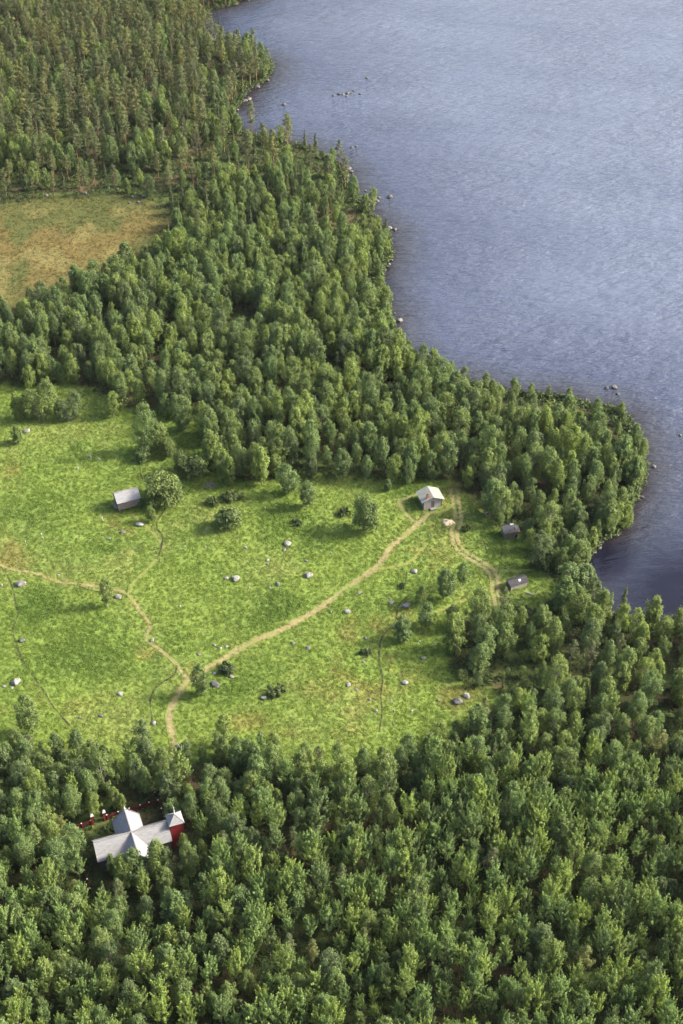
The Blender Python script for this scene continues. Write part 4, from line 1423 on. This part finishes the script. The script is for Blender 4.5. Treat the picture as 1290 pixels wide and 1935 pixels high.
for i, (u, v, w) in enumerate([(160, 366, 8), (222, 358, 5), (244, 384, 5), (262, 383, 6), (272, 371, 8), (88, 370, 6), (250, 372, 6), (336, 345, 5), (300, 392, 4), (205, 355, 5)]):
    x, y, z = gp(u, v)
    s = FPX / (y * CP + (CAM_H - z) * SP)
    boulder(x, y, w / s * 1.2, i, "pale stone at the bog's far edge", "stones at the bog's far edge", 1, z)
# stones in the shallows and along the water line
ROCKS = [(630, 181, 4), (640, 178, 5), (648, 179, 5), (656, 177, 6), (662, 175, 5), (668, 172, 4), (680, 178, 4), (655, 182, 4), (693, 148, 5), (470, 188, 9), (462, 191, 7), (505, 152, 6), (600, 297, 6),
         (612, 294, 7), (606, 290, 5), (664, 279, 5), (673, 277, 4), (650, 322, 8), (657, 321, 8), (663, 325, 6), (655, 330, 5), (660, 318, 5), (665, 335, 5), (656, 342, 6), (690, 361, 4), (681, 380, 7), (690, 378, 7), (699, 382, 8), (706, 376, 7),
         (712, 380, 6), (696, 388, 7), (705, 388, 6), (687, 386, 6), (716, 374, 5), (737, 373, 9), (746, 434, 6), (735, 500, 5), (727, 510, 6), (740, 492, 5), (1160, 732, 9), (1146, 734, 6), (1128, 766, 9), (1167, 745, 5), (1235, 882, 7), (1285, 823, 5),
         (1112, 1051, 10), (1122, 1044, 7), (1133, 1036, 6), (1190, 985, 6), (1213, 940, 6), (895, 730, 6), (745, 592, 4)]
for i, (u, v, w) in enumerate(ROCKS):
    x, y = flat(u, v, 0.0)
    s = FPX / (y * CP + CAM_H * SP)
    boulder(x, y, w / s * 1.45, i, "dark wet stone standing in the shallows off the shore", "stones in the shallows", .8, max(-.02, float(hz(x, y)[0])), .22)
k = 0
for i in range(0, len(SHORE_W) - 1):
    (ax, ay), (bx, by) = SHORE_W[i], SHORE_W[i + 1]
    u, v = proj(.5 * (ax + bx), .5 * (ay + by), 0)
    if not (-10 < u < 1300 and -5 < v < 1200): continue
    dens = 1.7 if (430 < u < 530 and v < 215) or (590 < u < 745 and 285 < v < 440) else (.4 if v < 300 else .3)
    for _ in range(int(dens + random.random())):
        t = random.random()
        x = ax + (bx - ax) * t + random.gauss(0, .7); y = ay + (by - ay) * t + random.gauss(0, .7)
        boulder(x, y, random.choice([.35, .45, .6, .7, 1.0]), k, "shore stone in the row along the water's edge", "stones along the water's edge", random.uniform(.6, 1), max(-.02, float(hz(x, y)[0])), .2)
        k += 1
        if k > 235: break

# ------------------------------------------------------------------ the cross-shaped church
def gable_roof(mb, L0, L1, hw, ze, zr, t=.10):
    """two slabs along local x from L0 to L1"""
    mb.slab([(L0, -hw, ze), (L1, -hw, ze), (L1, 0, zr), (L0, 0, zr)], t)
    mb.slab([(L1, hw, ze), (L0, hw, ze), (L0, 0, zr), (L1, 0, zr)], t)


def swap(mb):
    """turn a shape built along x into one along y"""
    r = MB(); r.v = [(-y, x, z) for x, y, z in mb.v]; r.f = list(mb.f)
    return r


chz = float(hz(*CH)[0])
church = empty("church", (CH[0], CH[1], chz), CH_A)
tag(church, "old cross-shaped wooden church with silver-grey shingle roofs and a red porch tower", "church")
ZE, ZR, HW = 3.25, 5.45, 2.25
w = MB()
w.box(-5.7, 5.7, -1.95, 1.95, -.3, ZE + .05)
w.build('wall', M['darklog'], church)
w = MB(); w.box(-1.95, 1.95, -4.5, 4.4, -.3, ZE + .06)
w.build('wall', M['darklog'], church)
# gable triangles
for (ax, s, L) in (('x', -1, 5.7), ('y', 1, 4.4), ('y', -1, 4.5)):
    g = MB()
    h1 = ZE + .05; ap = ZR - .16
    tri = [(L * s, -1.95, h1), (L * s, 1.95, h1), (L * s, 0, ap)]
    tri2 = [((L - .12) * s, y, z) for _, y, z in tri]
    if ax == 'y':
        tri = [(-y, x, z) for x, y, z in tri]; tri2 = [(-y, x, z) for x, y, z in tri2]
    g.add(tri + tri2, [(0, 1, 2), (5, 4, 3), (0, 3, 4, 1), (1, 4, 5, 2), (2, 5, 3, 0)])
    g.build('gable', M['darklog'], church)
r1 = MB(); gable_roof(r1, -6.05, 5.9, HW, ZE - .03, ZR)
roof_ew = r1.build('roof', M['shingle'], church)
r2 = MB(); gable_roof(r2, -4.85, 4.75, HW, ZE - .03, ZR - .004)
roof_ns = swap(r2).build('roof', M['shingle_ns'], church)
rb = MB(); rb.box(-6.07, 5.92, -.09, .09, ZR - .06, ZR + .05); rb.build('ridge_board', M['greyboard'], roof_ew)
rb = MB(); rb.box(-.08, .08, -4.87, 4.77, ZR - .07, ZR + .04); rb.build('ridge_board', M['greyboard'], roof_ns)
# barge boards along the gable ends
for L, rot in ((-6.06, 0), (4.76, 1), (-4.86, 1)):
    for s in (-1, 1):
        b = MB(); e = .045 if L > 0 else -.045
        b.slab([(L, s * HW, ZE - .05), (L + e, s * HW, ZE - .05), (L + e, 0, ZR + .012), (L, 0, ZR + .012)] if s * e > 0 else [(L, 0, ZR + .012), (L + e, 0, ZR + .012), (L + e, s * HW, ZE - .05), (L, s * HW, ZE - .05)], .16)
        (swap(b) if rot else b).build('barge_board', M['greyboard'], roof_ns if rot else roof_ew)
# windows
for (x, y, wx, wy) in ((-3.9, -1.955, .42, .05), (3.4, -1.955, .42, .05), (-5.705, 0, .05, .42), (-1.955, -3.3, .05, .40), (1.955, -3.3, .05, .40), (-1.955, 3.3, .05, .4), (1.955, 3.3, .05, .4), (-3.9, 1.955, .42, .05), (3.4, 1.955, .42, .05)):
    f = MB(); f.box(x - wx - .06 * (wx > .1), x + wx + .06 * (wx > .1), y - wy - .06 * (wy > .1), y + wy + .06 * (wy > .1), 1.15, 2.55)
    fo = f.build('window', M['white'], church)
    p = MB(); p.box(x - wx - (.02 if wx < .1 else 0), x + wx + (.02 if wx < .1 else 0), y - wy - (.02 if wy < .1 else 0), y + wy + (.02 if wy < .1 else 0), 1.25, 2.45)
    p.build('pane', M['glass'], fo)
# porch tower
TX = 7.05
w = MB(); w.box(TX - 1.02, TX + 1.02, -1.02, 1.02, -.3, 5.72); w.build('tower_wall', M['red'], church)
for sx in (-1, 1):
    for sy in (-1, 1):
        c = MB(); c.box(TX + sx * 1.0 - .07, TX + sx * 1.0 + .07, sy * 1.0 - .07, sy * 1.0 + .07, -.28, 5.70)
        c.build('corner_board', M['red'], church)
t = MB()
e = 1.26; z0 = 5.62; za = 6.75
zc = z0 - .10
base = [(TX - e, -e, z0), (TX + e, -e, z0), (TX + e, e, z0), (TX - e, e, z0)]
low = [(TX - e, -e, zc), (TX + e, -e, zc), (TX + e, e, zc), (TX - e, e, zc)]
t.add(base + low + [(TX, 0, za)], [(0, 1, 8), (1, 2, 8), (2, 3, 8), (3, 0, 8), (4, 5, 1, 0), (5, 6, 2, 1), (6, 7, 3, 2), (7, 4, 0, 3), (7, 6, 5, 4)])
troof = t.build('tower_roof', M['shingle'], church)
for sx, sy in ((-1, -1), (1, -1), (1, 1), (-1, 1)):
    h = MB(); h.tube((TX + sx * e, sy * e, z0 + .01), (TX, 0, za + .02), .05, .05, 6); h.build('hip_board', M['greyboard'], troof)
for f_ in (.25, .5, .75):      # shingle courses
    c = MB(); q = e * (1 - f_) + .02; zz = z0 + (za - z0) * f_
    for a, b in (((-q, -q), (q, -q)), ((q, -q), (q, q)), ((q, q), (-q, q)), ((-q, q), (-q, -q))):
        c.tube((TX + a[0], a[1], zz), (TX + b[0], b[1], zz), .025, .025, 4)
    c.build('shingle_course', M['shingle'], troof)
sp = MB(); sp.tube((TX, 0, za - .1), (TX, 0, za + 1.75), .085, .05, 6); spire = sp.build('spire', M['white'], church)
sb = MB(); sb.tube((TX, 0, za + .35), (TX, 0, za + .5), .11, .11, 8); sb.build('spire_ball', M['white'], spire)
sp = MB(); sp.tube((0, 4.68, ZR - .1), (0, 4.68, ZR + 1.0), .10, .04, 6); sp.tube((0, 4.68, ZR + .2), (0, 4.68, ZR + .48), .16, .12, 6)
sp.build('finial', M['white'], church)
d = MB(); d.box(TX + 1.03, TX + 1.08, -.5, .5, 0, 2.1); d.build('door', M['darklog'], church)


# red churchyard fence, posts with white caps
def fence(pts, tall, label, gate=None):
    P = [Vector((*ch_world(a, b), 0)) for a, b in pts]
    for p in P: p.z = float(hz(p.x, p.y)[0])
    root = empty("churchyard_fence", P[0])
    tag(root, label, "fence", None)
    for i in range(len(P) - 1):
        a, b = P[i], P[i + 1]
        n = max(1, round((b - a).length / 1.9))
        d = (b - a) / n
        for k in range(n + (1 if i == len(P) - 2 else 0)):
            q = a + d * k - P[0]
            m = MB(); m.box(q.x - .10, q.x + .10, q.y - .10, q.y + .10, q.z - .3, q.z + tall)
            po = m.build('post', M['fence_red'], root)
            c = MB(); c.add([(q.x - .11, q.y - .11, q.z + tall), (q.x + .11, q.y - .11, q.z + tall), (q.x + .11, q.y + .11, q.z + tall), (q.x - .11, q.y + .11, q.z + tall), (q.x, q.y, q.z + tall + .14)], [(0, 1, 4), (1, 2, 4), (2, 3, 4), (3, 0, 4), (3, 2, 1, 0)])
            c.build('post_cap', M['white'], po)
        u = d.normalized(); s = Vector((-u.y, u.x, 0)) * .035
        for k in range(n):
            for h in (.18, .42, .66, .90):
                q0 = a + d * k - P[0] + Vector((0, 0, h)); q1 = a + d * (k + 1) - P[0] + Vector((0, 0, h))
                m = MB(); m.slab([q0 + s + Vector((0, 0, .17)), q0 - s + Vector((0, 0, .17)), q1 - s + Vector((0, 0, .17)), q1 + s + Vector((0, 0, .17))], .17)
                m.build('rail_board', M['fence_red'], root)


fence([(-8.2, -5.0), (-8.4, 7.8), (-5.3, 8.0)], 1.15, "red board fence with white-capped posts left of the church")
fence([(-2.6, 8.1), (3.0, 8.2), (6.0, 8.3)], 1.15, "red board fence running behind the church from the gate")
fence([(5.9, 10.0), (6.2, 4.6), (8.5, 4.5), (9.8, 3.0)], 1.15, "red board fence with white-capped posts behind the porch tower")
for gx_ in (-5.0, -3.0):
    x, y = ch_world(gx_, 8.05)
    g = empty("gate_post", (x, y, float(hz(x, y)[0])), CH_A)
    tag(g, "tall red gate post with white cap behind the church", "gate post", "gate posts behind the church")
    m = MB(); m.box(-.17, .17, -.17, .17, -.3, 2.15); m.build('post', M['red'], g)
    m = MB(); m.add([(-.26, -.26, 2.15), (.26, -.26, 2.15), (.26, .26, 2.15), (-.26, .26, 2.15), (-.1, -.1, 2.55), (.1, -.1, 2.55), (.1, .1, 2.55), (-.1, .1, 2.55)],
                    [(0, 1, 5, 4), (1, 2, 6, 5), (2, 3, 7, 6), (3, 0, 4, 7), (4, 5, 6, 7), (3, 2, 1, 0)]); m.build('cap', M['white'], g)

# ------------------------------------------------------------------ pale cabin with brick chimney
def at_px(u, v, z):
    return flat(u, v, z)


cb = (18.35, 231.75)
cz = float(hz(*cb)[0])
cb = flat(811.5, 950.5, cz)
cabin = empty("cabin", (cb[0], cb[1], cz), math.radians(17))
tag(cabin, "small pale board cabin with light roof and brick chimney at the wood's edge", "cabin")
# local x across the gable, local y along the ridge (away)
hw, l0, l1, ze, zr = 2.0, -1.72, 1.6, 2.15, 2.98
w = MB()
w.box(-hw, hw, l0 + .1, l1, -.25, ze)
w.build('wall', M['log'], cabin)
for side, yy in (('front', l0), ('back', l1 + .09)):
    g = MB()
    g.add([(-hw, yy, ze), (hw, yy, ze), (0, yy, zr - .08), (-hw, yy + .09, ze), (hw, yy + .09, ze), (0, yy + .09, zr - .08)], [(0, 1, 2), (5, 4, 3), (0, 3, 4, 1), (1, 4, 5, 2), (2, 5, 3, 0)])
    g.build('gable', M['palewall'], cabin)
for k in range(12):     # upright boards of the lit front
    x0 = -hw + k * (2 * hw / 12)
    if -.48 < x0 + .16 < .42: continue
    b = MB(); b.box(x0 + .008, x0 + 2 * hw / 12 - .008, l0 + random.uniform(-.012, .0), l0 + .097, -.2, ze - .004); b.build('board', M['palewall'], cabin)
for x0 in (-hw - .05, hw - .07):
    b = MB(); b.box(x0, x0 + .12, l0 - .04, l0 + .08, -.2, ze + .02); b.build('corner_post', M['darklog'], cabin)
b = MB(); b.box(-.48, .47, l0 + .02, l0 + .096, 1.78, ze - .006); b.build('board', M['palewall'], cabin)
d = MB(); d.box(-.46, .45, l0 + .045, l0 + .095, 0, 1.76); door = d.build('door', M['log'], cabin)
d = MB(); d.box(.28, .36, l0 + .0, l0 + .045, .85, .95); d.build('handle', M['soot_and_dark'], door)
d = MB(); d.box(-.6, .6, l0 - .75, l0 - .03, -.2, .16); d.build('doorstep', M['greyboard'], cabin)
ov = .52
r = MB(); e = hw + ov; sl = (zr - ze) / hw
gable = MB()
gable.slab([(-e, l0 - .42, ze - ov * sl + .10), (0, l0 - .42, zr + .10), (0, l1 + .32, zr + .10), (-e, l1 + .32, ze - ov * sl + .10)][::-1], .09)
left = gable.build('roof', M['paleroof'], cabin)
gable = MB()
gable.slab([(0, l0 - .42, zr + .104), (e, l0 - .42, ze - ov * sl + .104), (e, l1 + .32, ze - ov * sl + .104), (0, l1 + .32, zr + .104)], .09)
right = gable.build('roof', M['paleroof'], cabin)
b = MB(); b.box(-.1, .1, l0 - .43, l1 + .33, zr + .05, zr + .15); b.build('ridge_board', M['greyboard'], cabin)
for sgn in (-1, 1):
    for k in range(5):
        y0 = l0 - .42 + (k + .5) * (l1 - l0 + .74) / 5
        b = MB(); b.slab([(sgn * .1, y0 - .03, zr + .135 - .1 * sl), (sgn * e, y0 - .03, ze - ov * sl + .145), (sgn * e, y0 + .03, ze - ov * sl + .145), (sgn * .1, y0 + .03, zr + .135 - .1 * sl)][::sgn], .03)
        b.build('roof_batten', M['paleroof'], left if sgn < 0 else right)
c = MB(); c.box(-1.32, -.84, l0 + .1, l0 + .56, 2.2, 3.55); ch = c.build('chimney', M['brick'], left)
c = MB(); c.box(-1.25, -.91, l0 + .17, l0 + .49, 3.5, 3.62); c.build('flue', M['soot_and_dark'], ch)
w = MB(); w.box(-hw - .03, -hw + .02, -.3, .45, 1.0, 1.6); wo_ = w.build('window', M['white'], cabin)
w = MB(); w.box(-hw - .045, -hw - .028, -.22, .37, 1.07, 1.53); w.build('pane', M['glass'], wo_)

# ------------------------------------------------------------------ log storehouse on stilts
sx_, sy_, sz = gp(240.5, 955.0)
st = empty("storehouse", (sx_, sy_, sz), math.radians(23.5))
tag(st, "grey log storehouse raised on short stilts in the upper meadow", "storehouse")
L, Wd = 2.05, 1.45
for k in range(9):
    z0 = .55 + k * .225
    for y in (-Wd, Wd):
        b = MB(); b.tube((-L - .12, y, z0 + .11), (L + .12, y, z0 + .11), .122, .122, 8); b.build('log', M['log'], st)
    for x in (-L, L):
        b = MB(); b.tube((x, -Wd - .12, z0 + .2), (x, Wd + .12, z0 + .2), .118, .118, 8); b.build('log', M['log'], st)
w = MB(); w.box(-L + .05, L - .05, -Wd + .05, Wd - .05, .5, 2.7); w.build('core', M['log'], st)
for s in (-1, 1):
    g = MB(); x0, x1 = (L - .08) * s, (L + .06) * s
    g.add([(x0, -Wd, 2.57), (x0, Wd, 2.57), (x0, 0, 3.62), (x1, -Wd, 2.57), (x1, Wd, 2.57), (x1, 0, 3.62)], [(0, 2, 1), (3, 4, 5), (0, 1, 4, 3), (1, 2, 5, 4), (2, 0, 3, 5)])
    g.build('gable', M['log'], st)
r = MB(); gable_roof(r, -L - .32, L + .32, Wd + .42, 2.42, 3.76, .08)
rf = r.build('roof', M['shingle'], st); st.scale = (1.08, 1.08, 1.08)
r = MB(); r.box(-L - .33, L + .33, -.08, .08, 3.71, 3.80); r.build('ridge_board', M['greyboard'], rf)
for (x, y) in ((-1.9, -1.3), (1.9, -1.3), (-1.9, 1.3), (1.9, 1.3), (0, -1.3), (0, 1.3)):
    b = MB(); b.tube((x, y, -.3), (x, y, .56), .15, .11, 8); b.build('stilt', M['log'], st)
b = MB(); b.box(-.98, -.22, -Wd - .15, -Wd - .115, 2.1, 2.28); b.build('white_board', M['white'], st)
b = MB(); b.box(-L - .15, -L - .11, -.45, .4, .62, 1.85); dd = b.build('door', M['darklog'], st)
b = MB(); b.box(-L - .6, -L - .12, -.6, .6, .42, .5); b.build('door_ledge', M['greyboard'], st)

# ------------------------------------------------------------------ sagging hut
hx, hy = flat(963, 1011, .6)
hzz = float(hz(hx, hy)[0])
hut = empty("old_hut", (hx, hy, hzz), math.radians(14))
tag(hut, "tumbledown grey timber hut with a hole in its roof beside the trees", "hut")
w = MB(); w.box(-1.5, 1.4, -1.0, 1.1, -.25, 1.80); w.build('wall', M['log'], hut)
for k in range(8):
    b = MB(); b.tube((-1.62, -1.04, .02 + k * .23), (1.5, -1.04, .02 + k * .23), .12, .115, 7); b.build('log', M['log'] if k < 7 else M['rust'], hut)
r = MB(); r.slab([(-1.85, -1.3, 1.80), (.55, -1.3, 1.84), (.45, .2, 2.42), (-1.8, .2, 2.40)], .08); rf = r.build('roof', M['slate'], hut)
for k in range(9):
    x0 = -1.85 + k * .27
    b = MB(); b.slab([(x0, -1.32 + random.uniform(-.06, .06), 1.83), (x0 + .2, -1.32, 1.83), (x0 + .2, .21, 2.45), (x0, .21, 2.45)], .03); b.build('roof_board', M['slate'], rf)
r = MB(); r.slab([(.75, -1.2, 1.72), (1.7, -1.2, 1.64), (1.65, .1, 2.17), (.75, .15, 2.32)], .07); r.build('roof_board', M['slate'], hut)
r = MB(); r.slab([(-1.8, .22, 2.39), (-.2, .22, 2.39), (-.2, 1.45, 1.87), (-1.85, 1.45, 1.82)], .07); r.build('roof_board', M['felt'], hut)
r = MB(); r.slab([(.1, .24, 2.37), (.55, .24, 2.39), (1.0, .9, 2.14), (.2, 1.2, 2.02)], .06); r.build('metal_sheet', M['tarp'], hut)
b = MB(); b.slab([(-1.7, -1.36, 1.78), (1.7, -1.36, 1.70), (1.7, -1.22, 1.74), (-1.7, -1.22, 1.82)], .10); b.build('eave_plank', M['rust'], hut)
b = MB(); b.box(.75, 1.15, -1.19, -1.14, .0, .75); b.build('doorway', M['soot_and_dark'], hut)  # flat dark slab standing in for the shaded opening

# ------------------------------------------------------------------ long low shed
hx, hy = flat(976, 1110.5, .6)
hzz = float(hz(hx, hy)[0])
shed = empty("low_shed", (hx, hy, hzz), math.radians(24))
tag(shed, "long low shed with black felt roof and pale board front", "shed")
w = MB(); w.box(-1.85, 1.75, -.8, .85, -.25, 1.25); w.build('wall', M['slate'], shed)
for k in range(11):
    x0 = -1.84 + k * .325
    b = MB(); b.box(x0, x0 + .30, -.85 - random.uniform(0, .02), -.805, -.2, 1.22 - (.35 if k == 6 else 0)); b.build('board', M['palewall'], shed)
for k in range(6):
    b = MB(); b.box(-1.90, -1.855, -.79 + k * .27, -.79 + k * .27 + .25, -.2, 1.23); b.build('board', M['slate'], shed)
r = MB(); r.slab([(-2.1, -1.05, 1.18), (2.0, -1.05, 1.18), (2.0, .25, 1.72), (-2.1, .25, 1.72)], .07); rf = r.build('roof', M['felt'], shed)
r = MB(); r.slab([(2.0, 1.15, 1.35), (-2.1, 1.15, 1.35), (-2.1, .252, 1.722), (2.0, .252, 1.722)], .07); r.build('roof', M['felt'], shed)
for k in range(4):
    y0 = -.85 + k * .33; z0 = 1.18 + (y0 + 1.05) * .415
    b = MB(); b.box(-2.08, 1.98, y0 - .025, y0 + .025, z0, z0 + .03); b.build('roof_batten', M['felt'], rf)
b = MB(); b.slab([(.05, -.55, 1.43), (.5, -.55, 1.43), (.55, -.1, 1.615), (.1, -.1, 1.615)], .03); b.build('metal_sheet', M['tarp'], rf)
g = MB(); g.add([(-1.85, -.8, 1.25), (-1.85, .85, 1.25), (-1.85, .25, 1.64), (-1.78, -.8, 1.25), (-1.78, .85, 1.25), (-1.78, .25, 1.64)], [(0, 2, 1), (3, 4, 5), (0, 1, 4, 3), (1, 2, 5, 4), (2, 0, 3, 5)]); g.build('gable', M['slate'], shed)
g = MB(); g.add([(1.75, -.8, 1.25), (1.75, .85, 1.25), (1.75, .25, 1.64), (1.68, -.8, 1.25), (1.68, .85, 1.25), (1.68, .25, 1.64)], [(0, 1, 2), (5, 4, 3), (0, 3, 4, 1), (1, 4, 5, 2), (2, 5, 3, 0)]); g.build('gable', M['slate'], shed)
x, y, z = gp(1000, 1122)
b = MB(); b.slab([(-.9, -.14, .1), (.9, -.14, .1), (.9, .14, .1), (-.9, .14, .1)], .06)
o = b.build('plank', M['greyboard']); o.location = (x, y, z + .08); o.rotation_euler = (0, 0, math.radians(-28))
tag(o, "loose grey plank lying on the grass beside the low shed", "plank")

# ------------------------------------------------------------------ heaps, rack, stakes
def heap(name, u, v, wpx, h, mat, label, cat, seed):
    x, y, z = gp(u, v)
    s = FPX / (y * CP + (CAM_H - z) * SP)
    rr = wpx / s / 2
    bm = bmesh.new(); bmesh.ops.create_icosphere(bm, subdivisions=4, radius=1)
    for vv in bm.verts:
        a = math.atan2(vv.co.y, vv.co.x)
        k = 1 + .16 * math.sin(3 * a + seed) + .1 * math.sin(7 * a + 2 * seed) + random.gauss(0, .02)
        vv.co = Vector((vv.co.x * rr * k, vv.co.y * rr * .8 * k, max(vv.co.z, -.12) * h * (1 + .25 * math.sin(5 * vv.co.x + seed) * math.cos(4 * vv.co.y) + random.gauss(0, .05))))
    me = bpy.data.meshes.new(name); bm.to_mesh(me); bm.free(); me.materials.append(mat)
    o = link(bpy.data.objects.new(name, me)); o.location = (x, y, z)
    tag(o, label, cat)
    return o


heap("wood_chip_heap", 846, 988, 23, .62, M['straw'], "pale heap of wood chips beside the two-wheel track below the cabin", "heap", 1.3)
# old timber heap
x, y, z = gp(398, 919)
root = empty("timber_heap", (x, y, z)); tag(root, "old grey timber heap collapsed near the wide pale birch", "timber heap")
for k in range(12):
    a = random.uniform(-.5, .5) + (1.2 if k % 4 == 0 else 0); L_ = random.uniform(.7, 1.2)
    c = Vector((random.uniform(-.4, .4), random.uniform(-.35, .35), .08 + .045 * k))
    b = MB(); b.tube(c - Vector((math.cos(a), math.sin(a), random.uniform(-.1, .1))) * L_, c + Vector((math.cos(a), math.sin(a), random.uniform(-.1, .1))) * L_, .09, .08, 6); b.build('timber', M['log'], root)
x, y, z = gp(925, 979)
root = empty("wooden_rack", (x, y, z), math.radians(10)); tag(root, "weathered wooden rack on a post at the foot of the leaning birch", "rack")
b = MB(); b.tube((0, 0, -.3), (0, 0, 1.5), .07, .06, 6); b.build('post', M['palewall'], root)
b = MB(); b.tube((-1.1, 0, 1.35), (.55, .25, 1.75), .06, .05, 6); b.build('crossbar', M['palewall'], root)
b = MB(); b.tube((-.9, .5, 1.3), (.5, .3, 1.5), .05, .05, 6); b.build('crossbar', M['palewall'], root)
b = MB(); b.tube((-1.0, .5, -.3), (-.95, .48, 1.35), .06, .05, 6); b.build('post', M['log'], root)
for (u, v, hgt, lean, lab) in ((82, 1018, 1.1, .25, "thin leaning grey stake in the left meadow, the taller of two"), (50, 1030, .9, .15, "thin short grey stake in the left meadow near a taller one"), (196, 985, .8, .35, "thin leaning stake below the log storehouse"),
                               (1200, 1712, 4.0, .0, "thin pole with a white top standing in the aspen wood")):
    x, y, z = gp(u, v)
    root = empty("stake", (x, y, z)); tag(root, lab, "stake")
    b = MB(); b.tube((0, 0, -.3), (-lean * hgt, 0, hgt), .07, .05, 6); b.build('shaft', M['palewall'], root)
    b = MB(); b.tube((-lean * hgt, 0, hgt), (-lean * hgt, 0, hgt + .25), .09, .08, 6); b.build('tip', M['white'], root)
# leafless grey trees
dm = mesh_np("dead_tree", *gen_dead(901, 8.0), [M['dead']])
for (u, v, h, lab) in ((372, 290, 7.0, "leafless grey tree among the pines near the heathy shore"), (285, 305, 5.5, "reddish-grey leafless tree in the pine wood near the bog")):
    x, y, z = gp(u, v)
    root = empty("dead_tree", (x, y, z)); root.scale = (h / 8 * 1.3, h / 8 * 1.3, h / 8); tag(root, lab, "dead tree")
    link(bpy.data.objects.new('trunk', dm), root)

print("TREES", {k: sum(t['kind'] == k for t in TREES) for k in NAMES}, "objects", len(bpy.data.objects))

# ------------------------------------------------------------------ thin summer haze over the whole place
hm, hn, hl = new_mat("haze_air")
pv = hn.new("ShaderNodeVolumePrincipled")
pv.inputs["Color"].default_value = (.86, .90, .96, 1)
pv.inputs["Density"].default_value = .00002
pv.inputs["Anisotropy"].default_value = .2
ho = hn.new("ShaderNodeOutputMaterial"); hl.new(pv.outputs[0], ho.inputs["Volume"])
hb = MB(); hb.box(-9500, 9500, -9500, 9500, -6, 187)
tag(hb.build("haze", hm), "thin pale haze in the air", kind='stuff')
